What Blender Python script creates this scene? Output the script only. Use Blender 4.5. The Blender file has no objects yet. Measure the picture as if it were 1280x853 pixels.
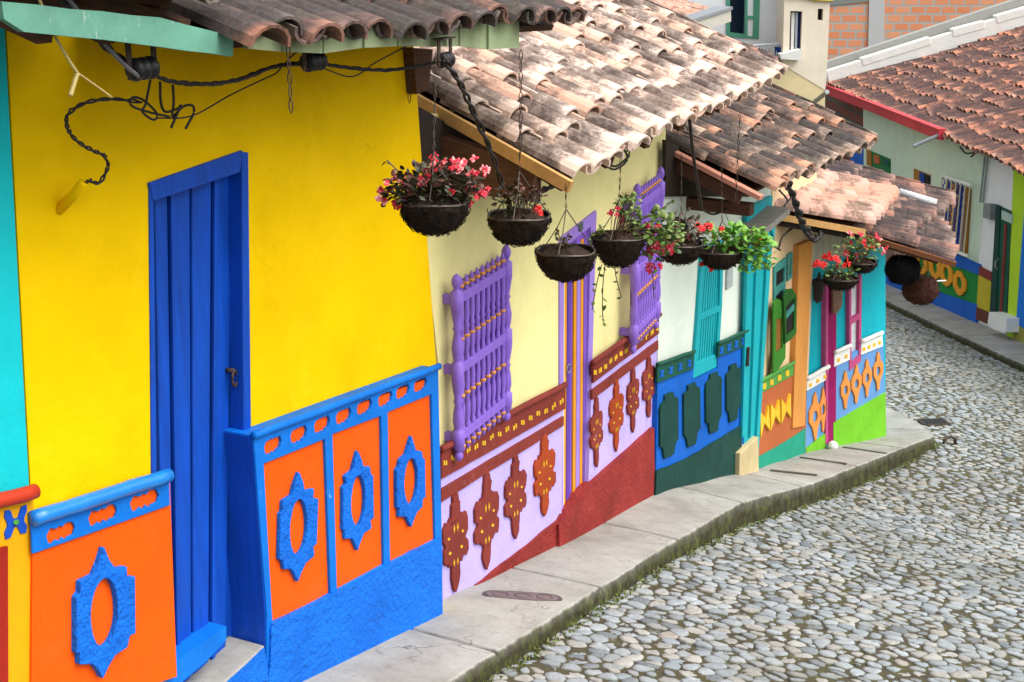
import bpy, bmesh, math, random
import numpy as np
from mathutils import Vector, noise as mnoise
from mathutils.geometry import tessellate_polygon
random.seed(7); R=random.Random(11)
C0=bpy.context.scene.collection
# ------------------------------------------------------------------ camera frame (also the survey frame of the street)
F=1700.0; TH=math.radians(17); ct,st=math.cos(TH),math.sin(TH)
def ray(u,v):
    s=(426.5-v)/F
    return np.array([(u-640)/F, ct+s*st, -st+s*ct])
def pd(u,v,D): return ray(u,v)*D
Z=np.array([0,0,1.0])
class Fac:
    """vertical wall plane through two plan points; s = metres along it, off = metres out of it"""
    def __init__(s,a,b,off=0.0):
        d=np.array([b[0]-a[0],b[1]-a[1],0.0]); s.L=np.linalg.norm(d); s.d=d/s.L
        s.n=np.array([s.d[1],-s.d[0],0.0]); s.a=np.array([a[0],a[1],0.0])+s.n*off
    def P(s,u,v,off=0.0):
        r=ray(u,v); return r*(np.dot(s.a+s.n*off,s.n)/np.dot(r,s.n))
    def sz(s,u,v,off=0.0):
        p=s.P(u,v,off); return (float(np.dot(p-s.a,s.d)),float(p[2]))
    def px(s,pts,off=0.0): return [s.sz(u,v,off) for u,v in pts]
    def W(s,q,off=0.0): return s.a+s.d*q[0]+s.n*off+Z*q[1]
def corner(u,D,v=500): return pd(u,v,D)[:2]
dl=lambda u:6838/(1433-u)
pA=corner(40,dl(40)); pB=corner(552,dl(552)); pC=corner(825,dl(825)); pD=corner(945,13.3); pE=corner(1010,15.0); pF=corner(1107,16.2)
FY=Fac(pA,pB); FH=Fac(pB,pC,-0.05); FM=Fac(pC,pD); FC=Fac(pD,pE); FT=Fac(pE,pF)
fa=corner(1035,38.73,150); fb=corner(1250,26,300)
FF=Fac(fa,fb)
# ------------------------------------------------------------------ materials
def lin(h):
    h=h.lstrip('#'); o=[]
    for i in (0,2,4):
        c=int(h[i:i+2],16)/255; o.append(c/12.92 if c<=.04045 else ((c+.055)/1.055)**2.4)
    return o
def col(h,k=1.0): return tuple(min(.85,c*k) for c in lin(h))+(1,)
class NT:
    def __init__(s,name):
        s.m=bpy.data.materials.new(name); s.m.use_nodes=True; s.t=s.m.node_tree; s.t.nodes.clear()
        s.o=s.n('ShaderNodeOutputMaterial'); s.b=s.n('ShaderNodeBsdfPrincipled'); s.l(s.b.outputs[0],s.o.inputs[0])
        s.tc=s.n('ShaderNodeTexCoord')
    def n(s,k,**kw):
        x=s.t.nodes.new(k)
        for a,b in kw.items(): setattr(x,a,b)
        return x
    def l(s,a,b): s.t.links.new(a,b)
    def noise(s,scale,detail=4,rough=.6,vec=None,dist=0):
        x=s.n('ShaderNodeTexNoise'); x.inputs['Scale'].default_value=scale; x.inputs['Detail'].default_value=detail
        x.inputs['Roughness'].default_value=rough; x.inputs['Distortion'].default_value=dist
        s.l(vec if vec is not None else s.tc.outputs['Object'],x.inputs['Vector']); return x.outputs['Fac']
    def ramp(s,fac,stops):
        x=s.n('ShaderNodeValToRGB'); e=x.color_ramp.elements
        while len(e)<len(stops): e.new(.5)
        for q,(p,c) in zip(e,stops):
            q.position=p; q.color=c if len(c)==4 else tuple(c)+(1,)
        s.l(fac,x.inputs[0]); return x.outputs[0]
    def mix(s,fac,a,b,mode='MIX'):
        x=s.n('ShaderNodeMix',data_type='RGBA',blend_type=mode)
        for i,v in ((0,fac),(6,a),(7,b)):
            if hasattr(v,'links'): s.l(v,x.inputs[i])
            else: x.inputs[i].default_value=v
        return x.outputs[2]
    def math(s,op,a,b=0.0,c=None):
        x=s.n('ShaderNodeMath',operation=op)
        for i,v in enumerate((a,b) if c is None else (a,b,c)):
            if hasattr(v,'links'): s.l(v,x.inputs[i])
            else: x.inputs[i].default_value=v
        return x.outputs[0]
    def attr(s,nm,kind='Fac'):
        x=s.n('ShaderNodeAttribute',attribute_name=nm); return x.outputs[kind]
    def bump(s,h,strength,dist=.01):
        x=s.n('ShaderNodeBump'); x.inputs['Strength'].default_value=strength; x.inputs['Distance'].default_value=dist
        s.l(h,x.inputs['Height']); s.l(x.outputs[0],s.b.inputs['Normal'])
    def map(s,sc):
        x=s.n('ShaderNodeMapping'); x.inputs['Scale'].default_value=sc; s.l(s.tc.outputs['Object'],x.inputs[0]); return x.outputs[0]
    def done(s,c,rough=.7,spec=.3):
        if hasattr(c,'links'): s.l(c,s.b.inputs['Base Color'])
        else: s.b.inputs['Base Color'].default_value=c
        s.b.inputs['Roughness'].default_value=rough; s.b.inputs['Specular IOR Level'].default_value=spec
        return s.m
M_={}
def paint(name,h,k=.8,var=.12,bump=.25,rough=.65,grime=.25,coarse=0.0,chip=None,spec=.18,bscale=60,crack=0):
    """limewash / enamel over hand-trowelled plaster"""
    if name in M_: return M_[name]
    t=NT(name); c=col(h,k)
    dk=tuple(x*(1-var*1.3) for x in c[:3])+(1,); lt=tuple(min(.9,x*(1+var)+.012*var) for x in c[:3])+(1,)
    n1=t.noise(2.3,5,.65); base=t.ramp(n1,[(.3,dk),(.5,c),(.72,lt)])
    # fine speckle + vertical wash streaks
    n2=t.noise(1,4,.7,vec=t.map((9,9,.9)))
    base=t.mix(t.math('MULTIPLY',t.ramp(n2,[(.5,(0,0,0)),(.8,(1,1,1))]),var),base,tuple(x*.7 for x in c[:3])+(1,))
    if grime:
        g=t.ramp(t.noise(7,6,.75,dist=.6),[(.6,(0,0,0)),(.78,(1,1,1))])
        base=t.mix(t.math('MULTIPLY',g,grime),base,tuple(x*.45+.02 for x in c[:3])+(1,))
    if chip:
        g=t.math('MULTIPLY',t.ramp(t.noise(22,6,.8),[(.63,(0,0,0)),(.655,(1,1,1))]),t.ramp(t.noise(2.2,4,.6),[(.45,(0,0,0)),(.6,(1,1,1))])); base=t.mix(g,base,col(chip,.8))
    if crack:
        vo=t.n('ShaderNodeTexVoronoi',feature='DISTANCE_TO_EDGE'); vo.inputs['Scale'].default_value=1.1
        nv=t.n('ShaderNodeTexNoise'); nv.inputs['Scale'].default_value=5; nv.inputs['Detail'].default_value=6; t.l(t.tc.outputs['Object'],nv.inputs['Vector']); vs_=t.n('ShaderNodeVectorMath',operation='SCALE'); vs_.inputs['Scale'].default_value=.35; t.l(nv.outputs['Color'],vs_.inputs[0]); va=t.n('ShaderNodeVectorMath',operation='ADD'); t.l(t.tc.outputs['Object'],va.inputs[0]); t.l(vs_.outputs[0],va.inputs[1]); t.l(va.outputs[0],vo.inputs['Vector'])
        cr=t.math('MULTIPLY',t.ramp(vo.outputs['Distance'],[(0,(1,1,1)),(.0035,(0,0,0))]),t.ramp(t.noise(1.6,3,.6),[(.50,(0,0,0)),(.62,(1,1,1))]))
        base=t.mix(t.math('MULTIPLY',cr,crack),base,tuple(x*.35 for x in c[:3])+(1,))
        pt=t.ramp(t.noise(3.2,2,.5,dist=.8),[(.60,(0,0,0)),(.625,(1,1,1))]); base=t.mix(t.math('MULTIPLY',pt,.22),base,tuple(min(.95,x*1.12+.01) for x in c[:3])+(1,))
        sc_=t.ramp(t.noise(1,5,.8,vec=t.map((3,3,14))),[(.66,(0,0,0)),(.72,(1,1,1))]); base=t.mix(t.math('MULTIPLY',sc_,.25),base,tuple(x*.62 for x in c[:3])+(1,))
    hgt=t.math('ADD',t.math('MULTIPLY',t.noise(5,3,.6),1.6),t.math('MULTIPLY',t.noise(bscale,4,.7),.35+coarse))
    t.bump(hgt,bump,.02); M_[name]=t.done(base,rough,spec); return M_[name]
def wood(name,h,k=.8,rough=.75,var=.35,axis=(3,3,40),chip=None):
    if name in M_: return M_[name]
    t=NT(name); c=col(h,k); v=t.map(axis)
    n=t.noise(1.4,6,.7,vec=v); b=t.ramp(n,[(.3,tuple(x*(1-var) for x in c[:3])),(.6,c[:3]),(.8,tuple(min(.9,x*(1+var*.5)) for x in c[:3]))])
    if chip:
        g=t.ramp(t.noise(9,6,.8,vec=t.map((3,3,1.2))),[(.62,(0,0,0)),(.68,(1,1,1))]); b=t.mix(g,b,col(chip,.8))
    t.bump(n,.3,.004); M_[name]=t.done(b,rough); return M_[name]
def plain(name,h,k=.8,rough=.6,metal=0,spec=.4):
    if name in M_: return M_[name]
    t=NT(name); c=col(h,k); n=t.noise(35,4,.7)
    b=t.ramp(n,[(.3,tuple(x*.75 for x in c[:3])),(.7,tuple(min(.9,x*1.15) for x in c[:3]))]); t.bump(n,.12,.004)
    t.b.inputs['Metallic'].default_value=metal; M_[name]=t.done(b,rough,spec); return M_[name]
def tile_mat(name,clay,clay2,pale,dark,stain,moss=.0,bright=1.0):
    """fired clay with lichen stains: the buried upper part of every tile carries the dark crust, the lip is cleaner"""
    t=NT(name); r=t.attr('rnd'); v=t.attr('tv')
    b=t.ramp(r,[(0,col(clay,bright)),(.45,col(clay2,bright)),(.8,col(pale,bright)),(1,col(pale,bright*.92))])
    n0=t.noise(14,5,.7); b=t.mix(t.math('MULTIPLY',n0,.45),b,col(pale,bright*.8))
    off=t.n('ShaderNodeVectorMath',operation='ADD'); cm=t.n('ShaderNodeCombineXYZ')
    t.l(t.math('MULTIPLY',r,37.0),cm.inputs[0]); t.l(t.math('MULTIPLY',r,91.0),cm.inputs[1])
    t.l(t.tc.outputs['Object'],off.inputs[0]); t.l(cm.outputs[0],off.inputs[1])
    n1=t.noise(5,6,.72,vec=off.outputs[0],dist=.3); n2=t.noise(46,5,.75)
    s=t.math('ADD',t.math('ADD',n1,t.math('MULTIPLY',n2,.28)),t.math('MULTIPLY',t.math('SUBTRACT',r,.5),.22))
    lip=t.ramp(v,[(0,(0,0,0)),(.10,(.35,.35,.35)),(.3,(1,1,1)),(.85,(1,1,1)),(1,(.6,.6,.6))])
    s=t.math('ADD',s,t.math('MULTIPLY',t.math('SUBTRACT',lip,.7),.26))
    st_=t.noise(1,4,.7,vec=t.map((26,26,5))); s=t.math('ADD',s,t.math('MULTIPLY',t.math('SUBTRACT',st_,.5),.22))
    m=t.ramp(s,[(stain-.04,(0,0,0)),(stain+.10,(.7,.7,.7)),(stain+.28,(1,1,1))])
    dk=t.ramp(t.noise(30,5,.8),[(.3,col(dark,.55)),(.55,col(dark,1.0)),(.75,col(dark,1.7))])
    b=t.mix(m,b,dk)
    sp=t.ramp(t.noise(75,3,.8),[(.66,(0,0,0)),(.74,(1,1,1))]); b=t.mix(t.math('MULTIPLY',sp,.55),b,col('#c9c6b8',.8))
    if moss:
        g=t.ramp(t.noise(4.5,6,.75),[(.56,(0,0,0)),(.68,(1,1,1))]); b=t.mix(t.math('MULTIPLY',g,moss),b,col('#6f7a4a',.7))
    t.bump(t.math('ADD',n2,t.noise(160,3,.7)),.35,.006); return t.done(b,.9,.15)
# ------------------------------------------------------------------ mesh collecting
class MB:
    def __init__(s): s.v=[]; s.f=[]; s.r=[]; s.t=[]
    def add(s,vs,fs,r=0.0,t=None):
        o=len(s.v); s.v+=[tuple(map(float,p)) for p in vs]; s.f+=[tuple(i+o for i in f) for f in fs]
        s.r+=[r]*len(vs) if not isinstance(r,(list,tuple)) else list(r)
        s.t+=[0.0]*len(vs) if t is None else list(t)
    def build(s,name,mat,parent=None,smooth=False,bev=0,L=None,recalc=True):
        if L is None: L=parent['_L'] if parent is not None else None
        if L is None:
            a=np.array(s.v); L=[(a[:,0].min()+a[:,0].max())/2,(a[:,1].min()+a[:,1].max())/2,a[:,2].min()]
        L=list(L); a=np.array(s.v)-np.array(L)
        me=bpy.data.meshes.new(name); me.from_pydata(a.tolist(),[],s.f); me.update()
        at=me.attributes.new('rnd','FLOAT','POINT'); at.data.foreach_set('value',s.r)
        at=me.attributes.new('tv','FLOAT','POINT'); at.data.foreach_set('value',s.t)
        if recalc:
            bm=bmesh.new(); bm.from_mesh(me); bmesh.ops.recalc_face_normals(bm,faces=bm.faces); bm.to_mesh(me); bm.free()
        if smooth: me.polygons.foreach_set('use_smooth',[True]*len(me.polygons))
        me.materials.append(mat); o=bpy.data.objects.new(name,me); C0.objects.link(o)
        if parent is not None: o.parent=parent
        else: o.location=L
        o['_L']=L
        if bev:
            m=o.modifiers.new('soft edges','BEVEL'); m.width=bev; m.segments=2; m.limit_method='ANGLE'; m.angle_limit=math.radians(50)
        ALL.append(o); return o
ALL=[]
def tag(o,label=None,cat=None,group=None,kind=None):
    for k,v in (('label',label),('category',cat),('group',group),('kind',kind)):
        if v: o[k]=v
    return o
def thing(name,L,label,cat,group=None):
    o=bpy.data.objects.new(name,None); o.empty_display_size=.2; C0.objects.link(o); o.location=list(map(float,L)); o['_L']=list(map(float,L)); ALL.append(o)
    return tag(o,label,cat,group)
def wob(pts,amp,step=.12,seed=0):
    """hand-made outline: resample and wobble"""
    o=[]; n=len(pts)
    for i in range(n):
        a=np.array(pts[i]); b=np.array(pts[(i+1)%n]); k=max(1,int(np.linalg.norm(b-a)/step))
        for j in range(k):
            p=a+(b-a)*j/k
            if j: p=p+np.array([mnoise.noise(Vector((p[0]*6+seed,p[1]*6,3.1))),mnoise.noise(Vector((p[0]*6,p[1]*6+seed,7.7)))])*amp
            o.append(tuple(p))
    return o
def prism(mb,f,outer,holes,o1,th,r=0.0):
    """polygon (with holes) in wall coordinates, front at o1, going th back into the wall"""
    loops=[outer]+list(holes); vs2=[[Vector((p[0],p[1],0)) for p in lp] for lp in loops]
    tri=tessellate_polygon(vs2); flat=[p for lp in loops for p in lp]; n=len(flat)
    vs=[f.W(p,o1) for p in flat]+[f.W(p,o1-th) for p in flat]
    fs=[tuple(t) for t in tri]+[tuple(i+n for i in reversed(t)) for t in tri]; k=0
    for lp in loops:
        m=len(lp)
        for i in range(m):
            a,b=k+i,k+(i+1)%m; fs.append((a,b,b+n,a+n))
        k+=m
    mb.add(vs,fs,r)
def pp(f,pts,o1,th,name,mat,parent,holes=(),bev=0,w=0.0,**kw):
    """prism from survey pixels"""
    mb=MB(); o=f.px(pts,o1)
    if w: o=wob(o,w,seed=len(ALL))
    prism(mb,f,o,[f.px(h,o1) for h in holes],o1,th); return mb.build(name,mat,parent,bev=bev,**kw)
def frame_of(d):
    d=np.array(d,float); d/=np.linalg.norm(d); a=np.array([0,0,1.]) if abs(d[2])<.9 else np.array([1.,0,0])
    x=np.cross(d,a); x/=np.linalg.norm(x); return x,np.cross(x,d),d
def tube(mb,pts,r,n=7,cap=True,rv=0.0):
    pts=[np.array(p,float) for p in pts]; rr=r if isinstance(r,(list,tuple)) else [r]*len(pts); vs=[];fs=[]
    for i,p in enumerate(pts):
        d=pts[min(i+1,len(pts)-1)]-pts[max(i-1,0)]
        if np.linalg.norm(d)<1e-9: d=Z
        x,y,_=frame_of(d)
        for k in range(n):
            a=2*math.pi*k/n; vs.append(p+(x*math.cos(a)+y*math.sin(a))*rr[i])
    for i in range(len(pts)-1):
        for k in range(n): fs.append((i*n+k,i*n+(k+1)%n,(i+1)*n+(k+1)%n,(i+1)*n+k))
    if cap: fs.append(tuple(range(n))[::-1]); fs.append(tuple(range((len(pts)-1)*n,len(pts)*n)))
    mb.add(vs,fs,rv)
def smooth(pts,k=6):
    """Catmull-Rom"""
    p=[np.array(q,float) for q in pts]; p=[2*p[0]-p[1]]+p+[2*p[-1]-p[-2]]; o=[]
    for i in range(1,len(p)-2):
        for j in range(k):
            t=j/k; a,b,c,d=p[i-1],p[i],p[i+1],p[i+2]
            o.append(.5*(2*b+(c-a)*t+(2*a-5*b+4*c-d)*t*t+(3*b-a-3*c+d)*t**3))
    o.append(p[-2]); return o
def lathe(mb,a,b,prof,n=10,rv=0.0):
    a=np.array(a,float); b=np.array(b,float)
    tube(mb,[a+(b-a)*t for t,_ in prof],[max(r,1e-4) for _,r in prof],n,True,rv)
def box8(mb,p,r=0.0):
    """8 corners: 4 of one end then 4 of the other"""
    mb.add(p,[(0,1,2,3),(7,6,5,4),(0,4,5,1),(1,5,6,2),(2,6,7,3),(3,7,4,0)],r)
def beam(mb,a,b,w,h,up=Z,r=0.0):
    a=np.array(a,float);b=np.array(b,float);d=(b-a)/np.linalg.norm(b-a);x=np.cross(d,up);x/=np.linalg.norm(x);y=np.cross(x,d)
    c=[(-1,-1),(1,-1),(1,1),(-1,1)]
    box8(mb,[a+x*i*w/2+y*j*h/2 for i,j in c]+[b+x*i*w/2+y*j*h/2 for i,j in c],r)
# ------------------------------------------------------------------ clay tile roofs
def tile(mb,c,u,a,n,rl,ru,L,flip,rv,th=.016,seg=7,lift=.0):
    """half-round tapered tile: lower lip centre c, axis u (upslope)"""
    vs=[];tt=[];s=-1 if flip else 1
    for k,(t,r) in enumerate(((0,rl),(.55,(rl+ru)/2),(1,ru))):
        for rad in (r,r-th):
            for i in range(seg+1):
                q=math.pi*(i/seg-.5)
                vs.append(c+u*L*t+a*rad*math.sin(q)*(1.0)+n*(s*rad*math.cos(q)*.74+lift*(1-t))); tt.append(t)
    m=seg+1; fs=[]
    for k in range(2):
        for i in range(seg):
            o=k*2*m
            fs.append((o+i,o+i+1,o+2*m+i+1,o+2*m+i)); fs.append((o+m+i+1,o+m+i,o+3*m+i,o+3*m+i+1))
        fs.append((o,o+2*m,o+3*m,o+m)); fs.append((o+seg,o+m+seg,o+3*m+seg,o+2*m+seg))
    for i in range(seg): fs.append((i+1,i,m+i,m+i+1)); fs.append((4*m+i,4*m+i+1,5*m+i+1,5*m+i))
    mb.add(vs,fs,rv,tt)
def upvec(f,p3,slope,theta):
    """upslope unit vector with pitch theta whose plan direction leaves the wall and follows the surveyed slope"""
    def prj(p):
        D=p[1]*ct-p[2]*st; return np.array([F*p[0]/D,-F*(p[1]*st+p[2]*ct)/D])
    best=None
    for k in np.linspace(-1.2,1.2,241):
        h=-f.n+f.d*k; h/=np.linalg.norm(h); u=h*math.cos(theta)+Z*math.sin(theta)
        q=prj(p3+u*.4)-prj(p3); e=abs(q[1]/q[0]-slope)+(.5 if q[0]>0 else 0)+abs(k)*.01
        if best is None or e<best[0]: best=(e,u)
    return best[1]
def roof(parent,E0,E1,u,L,ncol,rowlen,mat,seed=0,name='roof',rnd=None,sag=.02,jit=1.0,stag=1.0,skipcol=None,deckmat=None,rmax=None):
    rr=random.Random(seed); E0=np.array(E0);E1=np.array(E1); W=np.linalg.norm(E1-E0); a=(E1-E0)/W
    n=np.cross(a,u); n/=np.linalg.norm(n)
    if n[2]<0: n=-n
    ax=np.cross(u,n); ax/=np.linalg.norm(ax)
    if np.dot(ax,a)<0: ax=-ax
    pitch=W/ncol; mb=MB(); rows=int(L/rowlen); tl=rowlen*1.42; rad=pitch*.50
    for i in range(ncol+1):
        co_=rr.uniform(-.38,.38)*rowlen*stag; cp_=rr.uniform(-.3,.3)*rowlen*stag
        for j in range(rows):
            for flip in (True,False):
                if (not flip and i==ncol) or (flip and i==0): continue
                al=(i+(0 if flip else .5))*pitch
                jj=rr.uniform(-1,1)*jit
                s=sag*math.sin(al*2.1+j*.7+seed)+sag*.7*mnoise.noise(Vector((al*1.3+seed,j*.31,0)))
                c=E0+a*al+u*(j*rowlen+(cp_ if flip else co_)*min(j,2)/2+.026*jj+(.0 if not flip else .03))+n*((.035 if flip else .05)+s-.032)+ax*.007*rr.uniform(-1,1)*jit
                tilt=ax*rr.uniform(-.022,.022)*jit+n*(-.020/tl*1.0)*(1 if not flip else .6)
                uu=u+tilt; uu/=np.linalg.norm(uu)
                q=rr.random() if rnd is None else rnd(rr,al,j)
                if rr.random()<.05: c=c-u*rr.uniform(.02,.07); uu=uu+ax*rr.uniform(-.06,.06); uu/=np.linalg.norm(uu); q=min(1,max(0,q+rr.uniform(-.5,.5)))
                r1=rad*rr.uniform(.95,1.03)
                tile(mb,c+ (n*rad*.6 if flip else 0),uu,ax,n,(r1 if not flip else r1*.86),r1*(.80 if not flip else .9),tl*rr.uniform(.97,1.05),flip,q)
    o=mb.build(name,mat,parent,smooth=False,recalc=False)
    d=MB(); q=[E0+u*.16-n*.05,E1+u*.16-n*.05,E1+u*L-n*.05,E0+u*L-n*.05]
    box8(d,q+[p-n*.03 for p in q]); d.build('roof_deck',deckmat or wood('old_boards','#5a3a25',.7),o)
    return o,n,a
# ================================================================== GROUND: sidewalk, kerb, road
BASE=[(FY,330,856),(FY,552,752),(FH,696,678),(FH,818,609),(FM,928,588),(FC,1007,566),(FT,1107,545)]
bp=[f.P(u,v) for f,u,v in BASE]
b0=FY.W((-4.2,0)); b0[2]=bp[0][2]+.21*np.linalg.norm((bp[0]-b0)[:2]); bp=[b0]+bp
tc=bp[-1]; bp+= [tc+np.array([.05,1.8,-.25]),tc+np.array([.0,6.0,-.75])]
bp=np.array(bp)
seg=np.linalg.norm(np.diff(bp[:,:2],axis=0),axis=1); S=np.concatenate([[0],np.cumsum(seg)])
def station(x,y):
    best=(1e9,0,0)
    for i in range(len(seg)):
        d=(bp[i+1,:2]-bp[i,:2])/seg[i]; w=np.array([x,y])-bp[i,:2]; t=min(max(np.dot(w,d),0),seg[i]); q=w-d*t
        e=np.dot(q,q)
        if e<best[0]: best=(e,S[i]+t,math.sqrt(e))
    return best[1],best[2]
def zb(s): return float(np.interp(s,S,bp[:,2]))
KT=[(560,853),(667,787),(820,691),(925,629),(1017,604),(1168,545)]
KB=[(606,853),(728,771),(820,714),(930,658),(1034,624),(1173,557)]
def kerbpt(u,v):
    z=-4.0
    for _ in range(60):
        r=ray(u,v); p=r*(z/r[2]); s,d=station(p[0],p[1]); z=.5*z+.5*(zb(s)-.02*d)
    r=ray(u,v); return r*(z/r[2])
kt=[kerbpt(*q) for q in KT]
# kerb foot: straight below the kerb edge
kh=[]
for p,(u,v) in zip(kt,KT):
    # survey the foot along the same plumb line
    vb=np.interp(u,[q[0] for q in KB],[q[1] for q in KB]); D=p[1]*ct-p[2]*st
    kh.append(min(.3,max(.12,(vb-v)/F*D/ct)))
dir0=(kt[1]-kt[0])[:2]; dir0/=np.linalg.norm(dir0)
k0=kt[0]-np.array([dir0[0],dir0[1],0])*4.0; k0[2]=kt[0][2]+.84
kt=[k0]+kt; kh=[kh[0]]+kh
e1=pd(1109,501,18.0); e1[2]=kt[-1][2]-.3
kt+=[kt[-1]+np.array([.02,.5,-.06]),np.array([4.98,17.1,kt[-1][2]-.22]),np.array([4.95,22,kt[-1][2]-.7])]; kh+=[.12,.1,.1]
kt=np.array(kt); kh=np.array(kh)
print('kerb',np.round(kt,2).tolist(),np.round(kh,2))
# road control heights
ctl=[]
for p,h in zip(kt,kh):
    ctl.append((p[0],p[1],p[2]-h))
nrm=np.array([.87,-.48])
for p,h in list(zip(kt,kh))[:7]:
    for w in (2.0,4.0,6.5):
        q=p[:2]+nrm*w; s,_=station(q[0],q[1]); ctl.append((q[0],q[1],p[2]-h-.01*w))
# far kerb
FK=[(1100,372),(1190,415),(1280,456)]
fk=[]
for u,v in FK: fk.append(FF.P(u,v,.85))
fk=np.array(fk); print('far kerb',np.round(fk,2).tolist())
d=(fk[-1]-fk[0])/np.linalg.norm((fk[-1]-fk[0])[:2]); fk=np.vstack([fk[0]-d*8,fk,fk[-1]+d*3,fk[-1]+d*9])
for p in fk: ctl.append((p[0],p[1],p[2]-.14))
ctl=np.array(ctl)
def tps_fit(P,lam=.02):
    n=len(P); d=np.linalg.norm(P[:,None,:2]-P[None,:,:2],axis=2); K=np.where(d>0,d*d*np.log(d+1e-12),0)+lam*np.eye(n)
    A=np.zeros((n+3,n+3)); A[:n,:n]=K; A[:n,n]=1; A[:n,n+1:]=P[:,:2]; A[n,:n]=1; A[n+1:,:n]=P[:,:2].T
    return np.linalg.solve(A,np.concatenate([P[:,2],np.zeros(3)]))
TW=tps_fit(ctl)
def zroad(xy):
    xy=np.atleast_2d(xy); d=np.linalg.norm(xy[:,None,:]-ctl[None,:,:2],axis=2); K=np.where(d>0,d*d*np.log(d+1e-12),0)
    n=len(ctl); return K@TW[:n]+TW[n]+xy@TW[n+1:]
# ground materials
def ground_mats():
    t=NT('cobble'); r=t.attr('rnd')
    b=t.ramp(r,[(0,col('#6d757b',.85)),(.2,col('#959da1',.88)),(.45,col('#a8aeb1',.9)),(.62,col('#8c979e',.88)),(.80,col('#9d9b94',.88)),(.96,col('#b2b1ac',.88)),(1,col('#a09488',.85))])
    n=t.noise(22,6,.75); b=t.mix(t.math('MULTIPLY',t.ramp(n,[(.42,(0,0,0)),(.7,(1,1,1))]),.5),b,col('#6e6a62',.8))
    n2=t.noise(90,4,.7); b=t.mix(t.math('MULTIPLY',t.ramp(n2,[(.55,(0,0,0)),(.75,(1,1,1))]),.4),b,col('#d8d6cf',.9))
    mo=t.math('MULTIPLY',t.ramp(t.noise(3.5,6,.75),[(.42,(0,0,0)),(.62,(1,1,1))]),t.ramp(t.attr('tv'),[(.15,(1,1,1)),(.75,(0,0,0))]))
    b=t.mix(t.math('MULTIPLY',mo,.85),b,col('#63663c',.6))
    b=t.mix(t.math('MULTIPLY',t.ramp(t.noise(.55,5,.7),[(.42,(0,0,0)),(.66,(1,1,1))]),.40),b,col('#6f695a',.8))
    t.bump(t.math('ADD',n,t.math('MULTIPLY',n2,.4)),.5,.012); M_['cobble']=t.done(b,.72,.35)
    t=NT('road_bed'); n=t.noise(7,6,.75)
    b=t.ramp(n,[(.3,col('#39342a',.8)),(.46,col('#5f584a',.85)),(.58,col('#5c5a3c',.85)),(.75,col('#8d856f',.9))])
    t.bump(t.noise(60,5,.8),.8,.02); M_['bed']=t.done(b,.95,.1)
    t=NT('concrete'); n=t.noise(1.7,6,.7); g=t.noise(30,5,.75)
    b=t.ramp(n,[(.25,col('#8e8a82',.78)),(.5,col('#aaa8a0',.82)),(.75,col('#bcbbb5',.84))])
    b=t.mix(t.math('MULTIPLY',t.ramp(g,[(.5,(0,0,0)),(.75,(1,1,1))]),.35),b,col('#7d776b',.8))
    b=t.mix(t.math('MULTIPLY',t.ramp(t.noise(4,7,.8,dist=1.5),[(.56,(0,0,0)),(.66,(1,1,1))]),.45),b,col('#6f6858',.75))
    b=t.mix(t.math('MULTIPLY',t.ramp(t.noise(38,3,.7),[(.70,(0,0,0)),(.74,(1,1,1))]),.7),b,col('#3e3a34',.7))
    vo=t.n('ShaderNodeTexVoronoi',feature='DISTANCE_TO_EDGE'); vo.inputs['Scale'].default_value=.9; nv=t.n('ShaderNodeTexNoise'); nv.inputs['Scale'].default_value=4; nv.inputs['Detail'].default_value=6; t.l(t.tc.outputs['Object'],nv.inputs['Vector']); vs_=t.n('ShaderNodeVectorMath',operation='SCALE'); vs_.inputs['Scale'].default_value=.5; t.l(nv.outputs['Color'],vs_.inputs[0]); va=t.n('ShaderNodeVectorMath',operation='ADD'); t.l(t.tc.outputs['Object'],va.inputs[0]); t.l(vs_.outputs[0],va.inputs[1]); t.l(va.outputs[0],vo.inputs['Vector'])
    b=t.mix(t.math('MULTIPLY',t.ramp(vo.outputs['Distance'],[(0,(1,1,1)),(.006,(0,0,0))]),t.ramp(t.noise(1.2,3,.6),[(.48,(0,0,0)),(.6,(.8,.8,.8))])),b,col('#4a463e',.7))
    # the riser below the edge is damp and mossy
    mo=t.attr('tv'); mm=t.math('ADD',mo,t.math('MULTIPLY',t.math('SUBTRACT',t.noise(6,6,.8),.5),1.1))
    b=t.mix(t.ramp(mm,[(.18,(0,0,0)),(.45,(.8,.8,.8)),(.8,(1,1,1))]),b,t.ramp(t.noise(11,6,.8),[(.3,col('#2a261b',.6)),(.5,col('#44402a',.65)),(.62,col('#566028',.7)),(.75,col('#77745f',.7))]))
    t.bump(t.math('ADD',n,t.math('MULTIPLY',t.noise(80,5,.8),.25)),.4,.015); M_['concrete']=t.done(b,.85,.2)
ground_mats()
def resample(P,H,step):
    P=np.array(P); L=np.concatenate([[0],np.cumsum(np.linalg.norm(np.diff(P,axis=0),axis=1))]); n=int(L[-1]/step)
    t=np.linspace(0,L[-1],n); return np.stack([np.interp(t,L,P[:,k]) for k in range(3)],1),np.interp(t,L,H),t
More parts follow.
